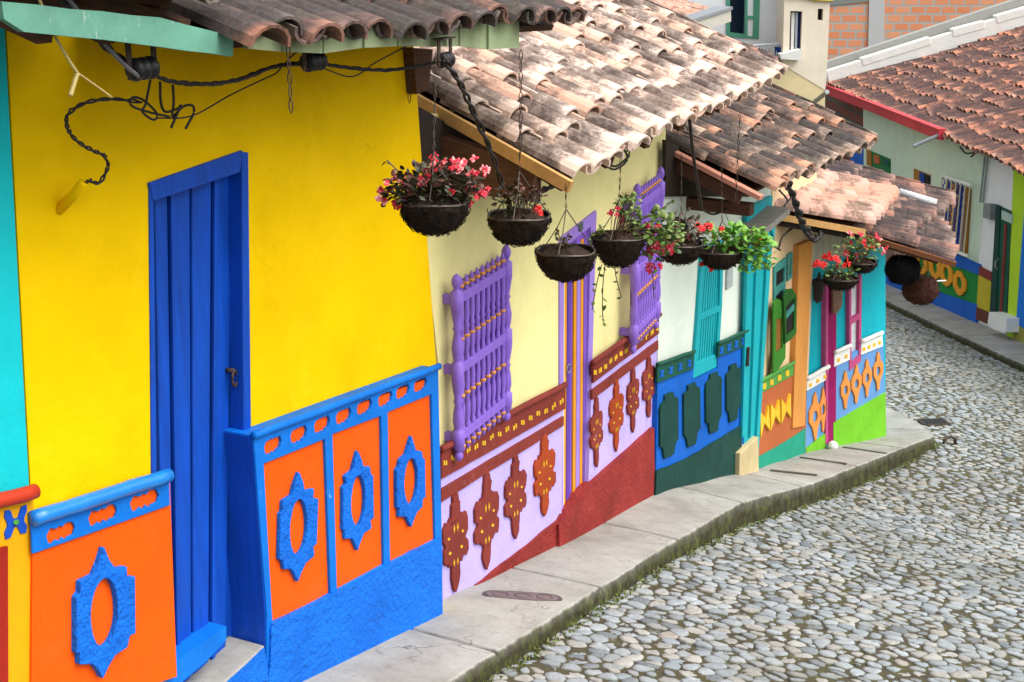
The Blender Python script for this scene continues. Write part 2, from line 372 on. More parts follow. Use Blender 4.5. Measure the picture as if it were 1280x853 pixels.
def sidewalk(name,inner,outer,H,joint=1.55):
    """inner, outer: paired polylines; every station gets top, nosing and riser; joints are narrow sunk grooves"""
    n=len(outer); mb=MB(); rows=[]
    Ls=np.concatenate([[0],np.cumsum(np.linalg.norm(np.diff(outer,axis=0),axis=1))])
    for i in range(n):
        a,b=inner[i],outer[i]; g=(Ls[i]%joint); gr=.03 if (i>0 and int(Ls[i]/joint)!=int(Ls[i-1]/joint)) else 0
        wv=mnoise.noise(Vector((Ls[i]*1.9,2,0)))*.006+mnoise.noise(Vector((Ls[i]*9,5,0)))*.007
        out=(b-a)*np.array([1,1,0]); out/=np.linalg.norm(out)+1e-9; b=b+out*wv
        pts=[]; tv=[]
        for k in range(7):
            q=a+(b-a)*k/6; pts.append(q+Z*(mnoise.noise(Vector((q[0]*1.5,q[1]*1.5,0)))*.012-gr)); tv.append(0.0 if not gr else .62)
        pts[-1]=pts[-1]-out*.014; tv[-1]=.1+.5*(gr>0)
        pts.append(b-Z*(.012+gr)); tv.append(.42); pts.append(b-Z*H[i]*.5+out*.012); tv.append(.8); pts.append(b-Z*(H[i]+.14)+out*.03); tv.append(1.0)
        rows.append(pts); mb.add(pts,[],0,tv)
    m=10
    for i in range(n-1):
        for k in range(m-1): mb.f.append((i*m+k,i*m+k+1,(i+1)*m+k+1,(i+1)*m+k))
    o=mb.build(name,M_['concrete'],None,smooth=False); return tag(o,kind='structure')
ko,kho,_=resample(kt,kh,.022)
inn=[]
for p in ko:
    s,dd=station(p[0],p[1]); i=min(max(np.searchsorted(S,s)-1,0),len(seg)-1); q=bp[i]+(bp[i+1]-bp[i])*(s-S[i])/seg[i]
    away=(q-p); away[2]=0; away/=np.linalg.norm(away)+1e-9; inn.append(q+away*.12)
sidewalk('sidewalk',np.array(inn),ko,kho)
fo,fh,_=resample(fk,np.full(len(fk),.13),.06)
fi=[]
for p in fo:
    q=FF.a+FF.d*np.dot(p-FF.a,FF.d); fi.append(np.array([q[0],q[1],p[2]+.03])-FF.n*.15)
tag(sidewalk('sidewalk',np.array(fi),fo,fh,1.9),kind='structure')
# road bed
mb=MB(); xs=np.arange(-2,10.6,.15); ys=np.arange(1.0,44,.15); X,Yg=np.meshgrid(xs,ys); zz=zroad(np.stack([X.ravel(),Yg.ravel()],1))
mb.add(np.stack([X.ravel(),Yg.ravel(),zz+.0015],1),[(j*len(xs)+i,j*len(xs)+i+1,(j+1)*len(xs)+i+1,(j+1)*len(xs)+i) for j in range(len(ys)-1) for i in range(len(xs)-1)])
tag(mb.build('road',M_['bed'],None,smooth=True,recalc=False),kind='structure')
# far terrain below everything
mb=MB(); mb.add([(-60,-20,-14),(80,-20,-14),(80,140,-14),(-60,140,-14)],[(0,1,2,3)]); tag(mb.build('terrain',M_['bed'],None),kind='structure')
# cobbles: Voronoi cells, each stone domed
kx=kt[:,:2]
def kerb_x(y): return np.interp(y,kt[:,1],kt[:,0])
def cobbles():
    rr=np.random.RandomState(5); mb=MB(); V=[];Fc=[];RR=[];TT=[]; off=0
    ang=math.radians(3); ca,sa=math.cos(ang),math.sin(ang)
    def zone(x,y):
        if y<3.2 or y>34: return False
        if x<kerb_x(y)-.02 or x>np.interp(y,fk[::-1,1],fk[::-1,0])+.02: return False
        return x<.376*y+1.3
    for (y0,y1,px_,py_,ring) in ((3.2,12.5,.158,.066,14),(12.5,34,.172,.076,8)):
        n1=int(50/px_); pts={}
        for i in range(-n1//2,n1):
            for j in range(-20,int(48/py_)):
                lx=(i+.5*(j%2))*px_+rr.uniform(-.46,.46)*px_; ly=j*py_+rr.uniform(-.44,.44)*py_
                x=lx*ca+ly*sa; y=-lx*sa+ly*ca
                if y0-.5<y<y1+.5 and -2<x<10.5: pts[(i,j)]=np.array([lx,ly])
        keys=[k for k,p in pts.items() if y0<=-p[0]*sa+p[1]*ca<y1 and zone(p[0]*ca+p[1]*sa,-p[0]*sa+p[1]*ca)]
        cen=[];cells=[]
        for (i,j) in keys:
            c=pts[(i,j)]; h=.17; poly=[c+np.array(q)*h for q in ((-1,-1),(1,-1),(1,1),(-1,1))]
            for di in (-2,-1,0,1,2):
                for dj in (-2,-1,0,1,2):
                    q=pts.get((i+di,j+dj))
                    if q is None or (di==0 and dj==0): continue
                    nn=q-c; mid=np.dot((q+c)/2,nn); new=[]
                    for k in range(len(poly)):
                        A,B=poly[k],poly[(k+1)%len(poly)]; da,db=np.dot(A,nn)-mid,np.dot(B,nn)-mid
                        if da<=0: new.append(A)
                        if (da<0<db) or (db<0<da): new.append(A+(B-A)*da/(da-db))
                    poly=new
                    if len(poly)<3: break
                if len(poly)<3: break
            if len(poly)<3: continue
            # resample the outline to a fixed ring around c, rounded
            P=np.array(poly); cc=P.mean(0); a=np.linspace(0,2*math.pi,ring,endpoint=False)+rr.uniform(0,1); out=[]
            for t in a:
                dv=np.array([math.cos(t),math.sin(t)]); best=9
                for k in range(len(P)):
                    A=P[k]-cc;B=P[(k+1)%len(P)]-cc; e=B-A; den=dv[0]*e[1]-dv[1]*e[0]
                    if abs(den)<1e-9: continue
                    tt=(A[0]*e[1]-A[1]*e[0])/den; w=(A[0]*dv[1]-A[1]*dv[0])/den
                    if tt>0 and -.001<=w<=1.001: best=min(best,tt)
                out.append(min(best,.12))
            o=np.array(out); o=(.16*np.roll(o,1)+.68*o+.16*np.roll(o,-1))*rr.uniform(.93,1.05,len(o))
            cells.append((cc,a,o))
        W=[np.array([c[0]*ca+c[1]*sa,-c[0]*sa+c[1]*ca]) for c,_,_ in cells]
        zc=zroad(np.array(W)); e=.05; gx=(zroad(np.array(W)+[e,0])-zc)/e; gy=(zroad(np.array(W)+[0,e])-zc)/e
        for q,((c,a,o),w) in enumerate(zip(cells,W)):
            sc=rr.uniform(.92,1.03) if rr.rand()>.14 else rr.uniform(.5,.8); hh=rr.uniform(.006,.013); tl=rr.uniform(-.11,.11,2); hz=rr.uniform(-.007,.008)
            prof=((1.0,-.03,0.0),(.985,-.002,.15),(.90,.72*hh,.5),(.55,.95*hh,.8)) if ring==14 else ((1.0,-.03,0.0),(.92,.45*hh,.4),(.6,.9*hh,.8))
            if mnoise.noise(Vector((w[0]*1.1,w[1]*.8,4.0)))>.3: sc*=rr.uniform(.8,.98)
            rv=rr.rand()
            for (k,hv,tv) in prof:
                lx=np.cos(a)*o*sc*k; ly=np.sin(a)*o*sc*k
                x=lx*ca+ly*sa; y=-lx*sa+ly*ca
                z=zc[q]+gx[q]*x+gy[q]*y+hv+hz+(lx*tl[0]+ly*tl[1]) + (rr.uniform(-1,1,len(a))*.003 if hv>0 else 0)
                V.append(np.stack([w[0]+x,w[1]+y,z],1)); RR+=[rv]*ring; TT+=[tv]*ring
            V.append(np.array([[w[0],w[1],zc[q]+hh+hz]])); RR.append(rv); TT.append(1.0)
            m=len(prof)
            for k in range(m-1):
                for i in range(ring):
                    i2=(i+1)%ring; Fc.append((off+k*ring+i,off+k*ring+i2,off+(k+1)*ring+i2,off+(k+1)*ring+i))
            for i in range(ring): Fc.append((off+(m-1)*ring+i,off+(m-1)*ring+(i+1)%ring,off+m*ring))
            off+=m*ring+1
    mb.v=[tuple(p) for p in np.vstack(V)]; mb.f=Fc; mb.r=RR; mb.t=TT
    print('cobbles',len(mb.v)); return tag(mb.build('cobblestones',M_['cobble'],None,smooth=True,recalc=False),kind='structure')
cobbles()
# ================================================================== shared paints
yel=paint('yellow_wash','#fcc700',.94,.07,.3,.75,.10,crack=.3,spec=.06); org=paint('orange_paint','#ff5a00',.9,.08,.3,.6,.25,chip='#c43c08',crack=.5); blu=paint('blue_paint','#0a78e0',.82,.14,.4,.55,.3,chip='#9cc0e4')
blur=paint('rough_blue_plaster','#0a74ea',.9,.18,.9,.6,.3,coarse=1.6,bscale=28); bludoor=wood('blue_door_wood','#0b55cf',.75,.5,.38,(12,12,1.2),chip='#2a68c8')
cream=paint('pale_yellow_wash','#f5eaa4',.92,.06,.3,.75,.12,crack=.3); lil=paint('lilac_wash','#bfaef0',.9,.08,.4,.7,.35,chip='#8f7cc4',crack=.5); mar=paint('maroon_paint','#8a3830',.8,.2,.5,.65,.35,chip='#c09a90')
marr=paint('rough_maroon_plaster','#9c3430',.8,.25,.8,.7,.4,coarse=1.2,bscale=30); pur=paint('purple_enamel','#8a5fd0',.8,.1,.15,.45,.1); purl=paint('light_purple_enamel','#a98ae6',.85,.08,.15,.45,.1); purd=paint('deep_purple_enamel','#6b45b4',.8,.1,.15,.45,.1)
oran=paint('orange_enamel','#f0a020',.85,.1,.1,.45,.1); yelm=paint('yellow_enamel','#f2c230',.85,.1,.1,.45,.1); brick_o=paint('rust_orange_paint','#a8431e',.85,.15,.3,.6,.25)
mint=paint('mint_wash','#e4eee1',.84,.05,.3,.75,.2,crack=.3); mbl=paint('dado_blue','#0f63c8',.8,.14,.4,.6,.3,chip='#7fa4d8'); dgr=paint('dark_green_paint','#1f5c4c',.75,.15,.3,.6,.3); dgr2=paint('bottle_green_paint','#17463f',.75,.2,.5,.6,.4)
tea=wood('teal_wood','#12b4bf',.8,.55,.2,(10,10,1.5)); peach=paint('peach_wash','#f3d2a4',.9,.08,.3,.7,.15); rust=paint('terracotta_paint','#b9643a',.85,.1,.3,.65,.2); grn=paint('leaf_green_paint','#55a04a',.8,.1,.2,.55,.2)
jade=paint('jade_paint','#1fa184',.8,.12,.3,.6,.2); amber=paint('amber_paint','#e0994c',.85,.1,.3,.65,.2); turq=paint('turquoise_wash','#13b7c8',.8,.1,.3,.65,.2); sky=paint('pale_blue_paint','#6a9fd8',.85,.08,.2,.6,.15)
lime=paint('lime_paint','#78c62c',.85,.1,.25,.6,.2); whi=paint('white_paint','#efefe9',.88,.05,.3,.6,.2); mag=paint('magenta_enamel','#9b1560',.8,.1,.1,.45,.1); pink=paint('rose_enamel','#c9568a',.8,.1,.1,.45,.1)
dia=paint('apricot_paint','#f39a4c',.85,.08,.2,.6,.15); dark=plain('dark_void','#1a1614',.8,.9); black=plain('black_rubber','#17161a',1,.55); iron=plain('rusty_iron','#4a3a30',.8,.7); galv=plain('grey_metal','#9aa0a4',.8,.45,.3)
beam_m=wood('dark_beam','#6a4630',.7,.8,.4,(4,4,30)); fasc=wood('sage_board','#a8b78c',.75,.8,.2,(4,4,4),chip='#d8d8c4'); fascg=wood('green_board','#74b39c',.75,.75,.25,(4,4,4),chip='#cfdcd2'); greyb=wood('weathered_board','#98948a',.8,.85,.3,(3,12,12))
boards=wood('cream_boards','#e3e2cc',.8,.8,.15,(14,14,1.5)); ochreb=wood('ochre_clay_edge','#d9a868',.85,.8,.3,(6,6,6))
T_dark=tile_mat('tiles_lichen','#9a6048','#84706a','#a0948c','#4b4442',.33,.18); T_pale=tile_mat('tiles_bleached','#cf9d84','#dcbba6','#e6cfbf','#584a44',.60,0.0,1.0); T_mix=tile_mat('tiles_mixed','#cf8a68','#a98674','#d9bda6','#4c4543',.47,.3); T_new=tile_mat('tiles_salmon','#d48f74','#d9a08a','#dcb0a0','#6a5a4c',.70,.06,.85); T_old=tile_mat('tiles_old','#9c6a58','#8a6a60','#b59a8c','#4a4040',.47,.12); T_far=tile_mat('tiles_far','#bf7a5e','#97685a','#d6a88f','#544240',.45,.10)
def par(f,pts,off): return f.px(pts,off)
def motif(f,uc,vc,w,h,sl,outline,off,th,name,mat,parent,hole=None,bev=.006,mirror=True,label=None):
    o=list(outline)
    if mirror: o=o+[(-a,b) for a,b in reversed(outline) if abs(a)>1e-6]
    w*=R.uniform(.95,1.05); h*=R.uniform(.98,1.03); wb_=R.uniform(0,99)
    g=lambda a,b:(uc+a*w/2*(1+.05*mnoise.noise(Vector((b*2+wb_,a,0)))), vc+b*h/2+sl*a*w/2)
    hs=[]
    if hole: hs=[[g(hole[0]*math.cos(t),hole[1]*math.sin(t)) for t in np.linspace(0,2*math.pi,26,endpoint=False)]]
    j=R.uniform(-1,1)*.5
    ob=pp(f,[g(a+R.uniform(-.05,.05),b+R.uniform(-.018,.018)) for a,b in o],off,th,name,mat,parent,holes=hs,bev=bev)
    if label: ob['label']=label
    return ob
MED=[(0,-1),(.2,-.78),(.37,-.62),(.8,-.58),(.81,-.42),(1,-.38),(1.0,.46),(.84,.48),(.83,.66),(.38,.72),(.18,.85),(0,1)]
def moulding(f,a,b,off,r,name,mat,parent,ext=0.0):
    p=f.P(*a,off);q=f.P(*b,off); pts=[p+(q-p)*t+Z*mnoise.noise(Vector((t*5,off,3)))*.006 for t in np.linspace(0,1,14)]
    mb=MB(); tube(mb,pts,[r*(1+.06*mnoise.noise(Vector((i*.9,1,1)))) for i in range(14)],12); return mb.build(name,mat,parent,smooth=True)
def wall(f,left,right,ztop,th,name,mat,parent,holes=(),off=0.0,zbot=None):
    """left/right: pixel polylines top->bottom of the two edges; the top is cut at height ztop"""
    l=f.px(left,off); r=f.px(right,off); l[0]=(l[0][0],ztop); r[0]=(r[0][0],ztop)
    mb=MB(); prism(mb,f,l+r[::-1],[f.px(h,off) for h in holes],off,th); return mb.build(name,mat,parent)
# ------------------------------------------------------------------ neighbour at the left edge
t=thing('turquoise_house',FY.P(0,900,0),'turquoise house with ochre base and red moulding, cut by the left edge','house')
wall(FY,[(-160,0),(-160,980)],[(6,30),(38,640),(36,980)],-.28,.3,'wall',paint('aqua_wash','#14cdd6',.85,.08,.3,.7,.15),t,off=.012)
d_=pp(FY,[(-160,690),(42,622),(38,980),(-160,1100)],.04,.1,'dado',paint('ochre_paint','#eda909',.85,.08,.2,.6,.15),t)
pp(FY,[(20+14*a,653-4*a+19*b) for a,b in ((-.2,-.25),(-.5,-.9),(-.95,-.95),(-1,-.5),(-.75,-.1),(-.75,.15),(-1,.5),(-.9,.95),(-.45,.9),(-.15,.3),(.15,.3),(.45,.85),(.9,.9),(1,.45),(.75,.1),(.75,-.15),(1,-.55),(.95,-.95),(.5,-.9),(.2,-.25))],.045,.02,'flower_inset',paint('flower_blue','#1a55c8',.8,.1,.2,.5,.1),d_)
pp(FY,[(-20,690),(10,683),(11,990),(-20,990)],.05,.03,'panel',paint('brick_red','#a8281a',.8,.15,.3,.6,.3),d_)
mb=MB(); lathe(mb,FY.P(20,653,.042),FY.P(20,653,.054),[(0,.012),(1,.009)],8); mb.build('flower_centre',grn,d_)
moulding(FY,(-160,668),(44,614),.056,.028,'moulding',paint('red_moulding','#c43c22',.85,.1,.3,.5,.2),d_)
# ------------------------------------------------------------------ yellow house
yh=thing('yellow_house',FY.P(330,856,0),'bright yellow house with blue plank door and orange panelled base','house')
doorhole=[(189,229),(308,190),(316,880),(196,900)]
wall(FY,[(8,30),(40,640),(38,990)],[(513,40),(545,455),(552,800)],-.30,.32,'wall',yel,yh,holes=[doorhole])
E0=FY.P(292,57,.74);E1=FY.P(728,34,.74); u=upvec(FY,(E0+E1)/2,.47,math.radians(19))
ry,n_,a_=roof(yh,E0,E1,u,2.2,14,.34,T_dark,3,jit=1.5,sag=.025)
El0=FY.P(-170,-20,.70);El1=FY.P(270,30,.70); ul=upvec(FY,(El0+El1)/2,.47,math.radians(19))
roof(yh,El0+Z*.10,El1+Z*.07,ul,1.4,9,.34,T_dark,9,jit=1.3)
pp(FY,[(2,2),(200,22),(292,46),(291,71),(170,55),(50,42),(30,40),(5,24)],.67,.025,'fascia_board',fascg,yh,w=.004)
ed=[309,354,404,455,497,541,574,610,650]; lo=[61,65,67,60,58,59,58,62,60]
for i in range(len(ed)-1):
    pp(FY,[(ed[i]+1,28),(ed[i+1]-1,26),(ed[i+1]-1,lo[i+1]),(ed[i]+1,lo[i])],.665+.012*(i%2),.022,'fascia_board',fasc,yh)
# rafter tails under the eave
for uu in (60,140,230,320,420,500,590):
    mb=MB(); q=FY.P(uu,60,.62); mb_in=q-FY.n*.7+Z*.27; beam(mb,mb_in,q+Z*.05,.06,.08); mb.build('rafter',beam_m,yh)
pp(FY,[(516,60),(541,62),(536,112),(521,118)],.06,.3,'corner_bracket',beam_m,yh)
# door
dr=pp(FY,[(196,236),(304,198),(296,880),(200,900)],-.10,.04,'door',bludoor,yh)
tp=[192,211,239,266,292]; bt=[205,220,241,262,283]
for i in range(4):
    pp(FY,[(tp[i]+1.6,250-i*9.3),(tp[i+1]-1.6,250-(i+1)*9.3),(bt[i+1]-1.4,880),(bt[i]+1.4,900)],-.062,.035,'plank',bludoor,dr,bev=.006)
for uu,v0,u1 in ((214,243,223),(269,223,265)):
    pp(FY,[(uu,v0),(uu+4.5,v0-1.5),(u1+4.5,880),(u1,880)],-.052,.02,'cover_strip',bludoor,dr,bev=.004)
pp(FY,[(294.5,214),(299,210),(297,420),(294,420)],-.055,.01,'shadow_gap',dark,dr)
pp(FY,[(187,229),(304,188),(301,214),(300,216),(192,252)],.014,.09,'lintel',bludoor,yh,bev=.006)
pp(FY,[(302.5,190),(311,190.5),(314.5,545),(305,548)],.012,.10,'jamb',bludoor,yh,bev=.006)
pp(FY,[(187,231),(192.5,251),(200,900),(193,900)],.008,.10,'jamb',bludoor,yh,bev=.004)
mb=MB(); c=FY.P(286,463,-.05); lathe(mb,c-FY.n*.02,c+FY.n*.03,[(0,.012),(1,.012)],8)
x,y,_=frame_of(FY.n+FY.d*.3); tube(mb,[c+FY.n*.03-Z*.035+x*.028*math.cos(k)+y*.035*math.sin(k) for k in np.linspace(0,2*math.pi,17)],.006,6); mb.build('handle',iron,dr,smooth=True)
pp(FY,[(150,872),(172,852),(213,832),(283,783),(283,800),(257,828),(222,858),(190,885)],.03,.12,'sill_board',blu,yh,bev=.006,w=.006)
# step
mb=MB(); o=FY.px([(215,912),(331,806),(337,860),(330,940),(215,940)],.10); prism(mb,FY,o,[],.10,.30); mb.build('door_step',M_['concrete'],yh,bev=.012)
pp(FY,[(268,870),(331,811),(338,870),(338,940),(240,940)],.112,.06,'step_face',blur,yh,w=.01)
# left half of the painted base
d1=pp(FY,[(41,652),(212,594),(221,846),(172,862),(150,880),(100,960),(38,990)],.05,.11,'dado',org,yh)
pp(FY,[(40,656),(212,598),(213,632),(41,693)],.062,.012,'frieze',blu,d1,bev=.004,holes=[[(uc+a*18-0*b,vc+b*11-.32*a*18) for a,b in ((-1,-.2),(-.75,-.9),(-.3,-.6),(-.1,-.85),(.15,-.6),(.35,-.95),(.8,-.85),(1,-.1),(.85,.6),(.5,.65),(.3,.95),(.1,.5),(-.1,.95),(-.3,.55),(-.6,.9),(-.85,.7))] for uc,vc in ((76.5,666.5),(129,644.5),(181,626))])
moulding(FY,(41,649),(211,594),.066,.030,'moulding',paint('gloss_blue','#1a8ae8',.8,.12,.35,.25,.15,spec=.6),d1)
motif(FY,131,766,74,163,-.34,MED,.078,.030,'medallion',blur,d1,hole=(.46,.52))
# right half
panels=[[(330,580),(406.5,549),(413.5,744),(341,779)],[(416,543),(476.7,520),(480,706),(421.5,738)],[(485,515.5),(539.6,493),(544.4,675),(488,703.5)]]
cuts=[(341.6,557.6,22,22),(374,544,21,22),(403,531.5,20,21.5),(430,521,19.5,21),(456,509.5,19,20),(482,499.5,18,20),(504,490.5,17,19.5),(526,482,16.5,19)]
CUT=[(-1,-.25),(-.8,-.75),(-.4,-.8),(-.3,-.95),(-.1,-.75),(.2,-.95),(.35,-.75),(.75,-.9),(1,-.2),(.8,.5),(.45,.6),(.3,.95),(.05,.65),(-.25,.95),(-.45,.7),(-.85,.75)]
hs=[wobpts for wobpts in panels]+[[(uc+a*w/2,vc+b*h/2-.4*a*w/2) for a,b in CUT] for uc,vc,w,h in cuts]
d2=pp(FY,[(317,545),(548,460),(553,700),(554,800),(333,905),(334,770)],.10,.24,'dado',blu,yh,holes=hs,bev=.004)
pp(FY,[(321,552),(545,470),(548,700),(336,800)],.084,.05,'panel_ground',org,d2)
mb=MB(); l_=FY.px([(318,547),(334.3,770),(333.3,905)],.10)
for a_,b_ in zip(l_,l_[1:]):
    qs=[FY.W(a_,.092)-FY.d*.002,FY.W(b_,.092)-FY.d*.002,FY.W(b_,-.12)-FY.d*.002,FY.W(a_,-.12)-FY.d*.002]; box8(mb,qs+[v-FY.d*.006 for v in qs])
mb.build('return_shade_panel',bludoor,d2)  # side face of the base in darker door blue, its shade painted in
moulding(FY,(317,545),(549,458),.104,.019,'moulding',blu,d2)
pp(FY,[(339.5,786),(341,780),(421.5,739.5),(487,706),(544.5,677),(552,673),(554,800),(333,905)],.112,.05,'plinth',blur,d2,w=.018)
for uc,vc,w,h in ((374,659,45,134),(448.5,626,40,124),(514.5,602,36,116)): motif(FY,uc,vc,w,h,-.4,MED,.108,.026,'medallion',blur,d2,hole=(.46,.5))
# ------------------------------------------------------------------ pale yellow house with purple windows
hh=thing('pale_yellow_house',FH.P(696,678,0),'pale yellow house with turned purple window grilles, striped door and lilac base','house')
wall(FH,[(512,60),(548,455),(552,800)],[(833,160),(823,400),(819,640)],-.98,.3,'wall',cream,hh,holes=[[(706,300),(741,269),(735,640),(705,660)]])
E0=FH.P(722,226,.85);E1=FH.P(977,96,.85); u=upvec(FH,(E0+E1)/2,.52,math.radians(21)); uH=u
bias=lambda rr,al,j: min(1,max(0,rr.gauss(.62,.26)))
roof(hh,E0,E1,u,3.5,20,.37,T_pale,5,rnd=bias,jit=1.3,sag=.022)
# clay edging and timbers of the near gable
mb=MB(); e=E0-FH.d*.05-Z*.035; beam(mb,e+u*.02,e+u*1.3,.03,.065); beam(mb,e+u*1.31-Z*.01,e+u*2.4-Z*.01,.03,.065); mb.build('verge_edging',ochreb,hh)
for k,(a,b,wd,hg) in enumerate((((470,166),(672,226),.09,.16),((560,212),(672,236),.10,.13))):
    mb=MB(); q=FH.P(b[0],b[1],.60); p=q-FH.n*.9+Z*(.20 if k==0 else .03); beam(mb,p,q,wd,hg); mb.build('gable_beam',beam_m,hh,bev=.008)
mb=MB(); 
for k in range(6):
    q=E0+(E1-E0)*(k+.7)/6-Z*.13-FH.n*.26; beam(mb,q,q+u*.9,.07,.09); mb.build('rafter',beam_m,hh); mb=MB()
pp(FH,[(500,120),(640,200),(672,236),(600,226),(500,190)],.04,.03,'gable_shade_board',wood('black_beam_and_shade','#33261f',.8),hh)  # dark sheet: brown plank plus painted shade of the gap under the verge
# door
dd=pp(FH,[(703,305),(742,275),(737,650),(703,670)],-.016,.05,'door',pur,hh)
for i,(uu,wv,mt) in enumerate(((707.3,3.2,oran),(712,4.2,purd),(719.6,3.2,oran),(724,4.2,purl),(728.2,3.0,oran),(732.5,4,pur))):
    pp(FH,[(uu-wv/2,316-i*3.6),(uu+wv/2,313-i*3.6),(uu+wv/2-2.2,650),(uu-wv/2-2.2,652)],-.004,.03,'stripe',mt,dd)
mb=MB(); c=FH.P(711,461,.01); tube(mb,[c+Z*.03*math.cos(k)+FH.d*.03*math.sin(k) for k in np.linspace(0,6.283,17)],.005,6); mb.build('handle',galv,dd,smooth=True)
pp(FH,[(703,297),(746,263.5),(746,275),(743,280),(703,311)],.02,.1,'door_frame',purl,hh,bev=.004)
pp(FH,[(700,299),(705.5,300),(704.5,640),(699.5,644)],.012,.1,'door_frame',purl,hh,bev=.004)
pp(FH,[(739,272),(746,264),(741.5,430),(735,612),(731,614),(736,430)],.012,.1,'door_frame',purl,hh,bev=.004)
pp(FH,[(724.5,281),(729,277.5),(729,287),(724.5,290)],.028,.01,'number_plate',plain('plate_green','#51665c',.8),hh)
# painted base in two halves
for (fr,s1,lilp,pl,uv,side) in (
  ([(552,566),(707,484),(707,511),(552,599)],[(552,612),(705,520.5),(705,532),(552,628)],[(551,575),(705,495),(701,680),(697,690),(553,790)],[(580,744),(640,697),(697,651),(702,642),(702,672),(697,720),(560,790)],(552,562,707,481),0),
  ([(741,456),(824,396),(824,417),(742,479)],[(740.5,488),(823,426),(823,437),(740.5,500)],[(740,470),(824,405),(819,640),(733,680)],[(699,656),(734,611),(775,574),(818,535),(819,650),(699,720)],(741,454,825,393),1)):
    d=pp(FH,lilp,.035,.1,'dado',lil,hh)
    # frieze with small yellow marks sunk into it
    n=16 if side==0 else 13; marks=[]
    for i in range(n):
        tt=(i+.5)/n; mu=uv[0]+(uv[2]-uv[0])*tt; mv=uv[1]+(uv[3]-uv[1])*tt+ (19 if side==0 else 15)
        for q in (-1,1):
            marks.append((mu+q*1.3*(1-.3*side),mv-q*.8+R.uniform(-1,1)*2))
    fz=pp(FH,fr,.052,.02,'frieze',mar,hh,w=.004,bev=.004)
    for mu,mv in marks: pp(FH,[(mu-.8,mv-2.6),(mu+.8,mv-3.1),(mu+.9,mv+2.4),(mu-.7,mv+2.9)],.056,.008,'frieze_mark',yelm,fz)
    moulding(FH,(uv[0],uv[1]),(uv[2],uv[3]),.056,.021,'moulding',mar,d)
    pp(FH,s1,.05,.02,'string_course',mar,d,w=.004,bev=.004)
    pp(FH,pl,.05 if side==0 else .075,.1,'plinth',marr,d,w=.012,bev=.006)
CR=[(.1,-1),(.22,-.95),(.24,-.84),(.33,-.8),(.31,-.66),(.34,-.5),(.46,-.56),(.6,-.48),(.8,-.52),(1,-.38),(.98,-.14),(.76,-.03),(1,.08),(.98,.28),(.8,.37),(.6,.33),(.5,.43),(.34,.42),(.3,.55),(.33,.66),(.26,.84),(.12,.93),(0,1)]
for i,(uc,vc,w,h,sl) in enumerate(((570.5,679,33,125,-.6),(609.8,652.5,31,119,-.6),(645.5,621.8,28,107,-.6),(682,595,26,102,-.6),(746.8,541,15.5,89,-.72),(771.7,520,17,89,-.72),(792.4,500,15,83,-.72),(812,482,14,79,-.72))):
    og=i in (3,5)
    m=motif(FH,uc,vc,w,h,sl,CR,.054,.022,'cross_relief',brick_o if og else mar,d_hh if False else hh,bev=.005,label='rust orange painted cross relief' if og else None)
    for (a,b,ww,lh) in ((-.14,-.3,.09,.24),(.12,-.3,.09,.24),(-.14,.38,.09,.2),(.12,.38,.09,.2),(-.55,-.16,.16,.09),(.5,-.16,.16,.09),(-.45,.14,.2,.1),(.42,.14,.2,.1)):
        g=lambda x,y:(uc+x*w/2,vc+y*h/2+sl*x*w/2)
        pp(FH,[g(a-ww*.5,b),g(a,b-lh*.36),g(a+ww*.5,b),g(a,b+lh*.36)],.058,.008,'inlay',yelm,m)
# turned window grilles
def ringmat():
    t=NT('turned_purple'); b=t.mix(t.math('GREATER_THAN',t.attr('rnd'),.5),col('#9670dc',.88),col('#f0a224',.85))
    n=t.noise(20,4,.6); b=t.mix(t.math('MULTIPLY',n,.25),b,col('#5a3aa0',.8)); t.bump(t.noise(60,3,.6),.12,.004); return t.done(b,.45,.4)
turned=ringmat()
POST=[(t_,r_*.82) for t_,r_ in [(0,.004),(.012,.024),(.03,.034),(.048,.026),(.058,.018),(.062,.03),(.07,.03),(.075,.038),(.10,.042),(.105,.046),(.165,.046),(.17,.036),(.185,.03),(.2,.035),(.22,.04),(.27,.036),(.31,.024),(.33,.034),(.345,.024),(.38,.034),(.42,.042),(.445,.046),(.53,.046),(.535,.034),(.55,.028),(.57,.036),(.62,.042),(.66,.032),(.70,.022),(.715,.033),(.73,.024),(.77,.034),(.815,.042),(.82,.046),(.905,.046),(.91,.032),(.925,.02),(.935,.028),(.95,.036),(.97,.036),(.988,.024),(1,.004)]]
BAL=[(t_,r_*.92) for t_,r_ in [(0,.005),(.02,.016),(.05,.019),(.08,.011),(.10,.018),(.16,.018),(.17,.013),(.2,.018),(.26,.02),(.31,.012),(.325,.02),(.34,.012),(.40,.019),(.46,.016),(.55,.016),(.57,.012),(.60,.018),(.66,.02),(.70,.012),(.715,.02),(.73,.012),(.78,.019),(.83,.017),(.9,.018),(.92,.011),(.95,.018),(.98,.013),(1,.004)]]
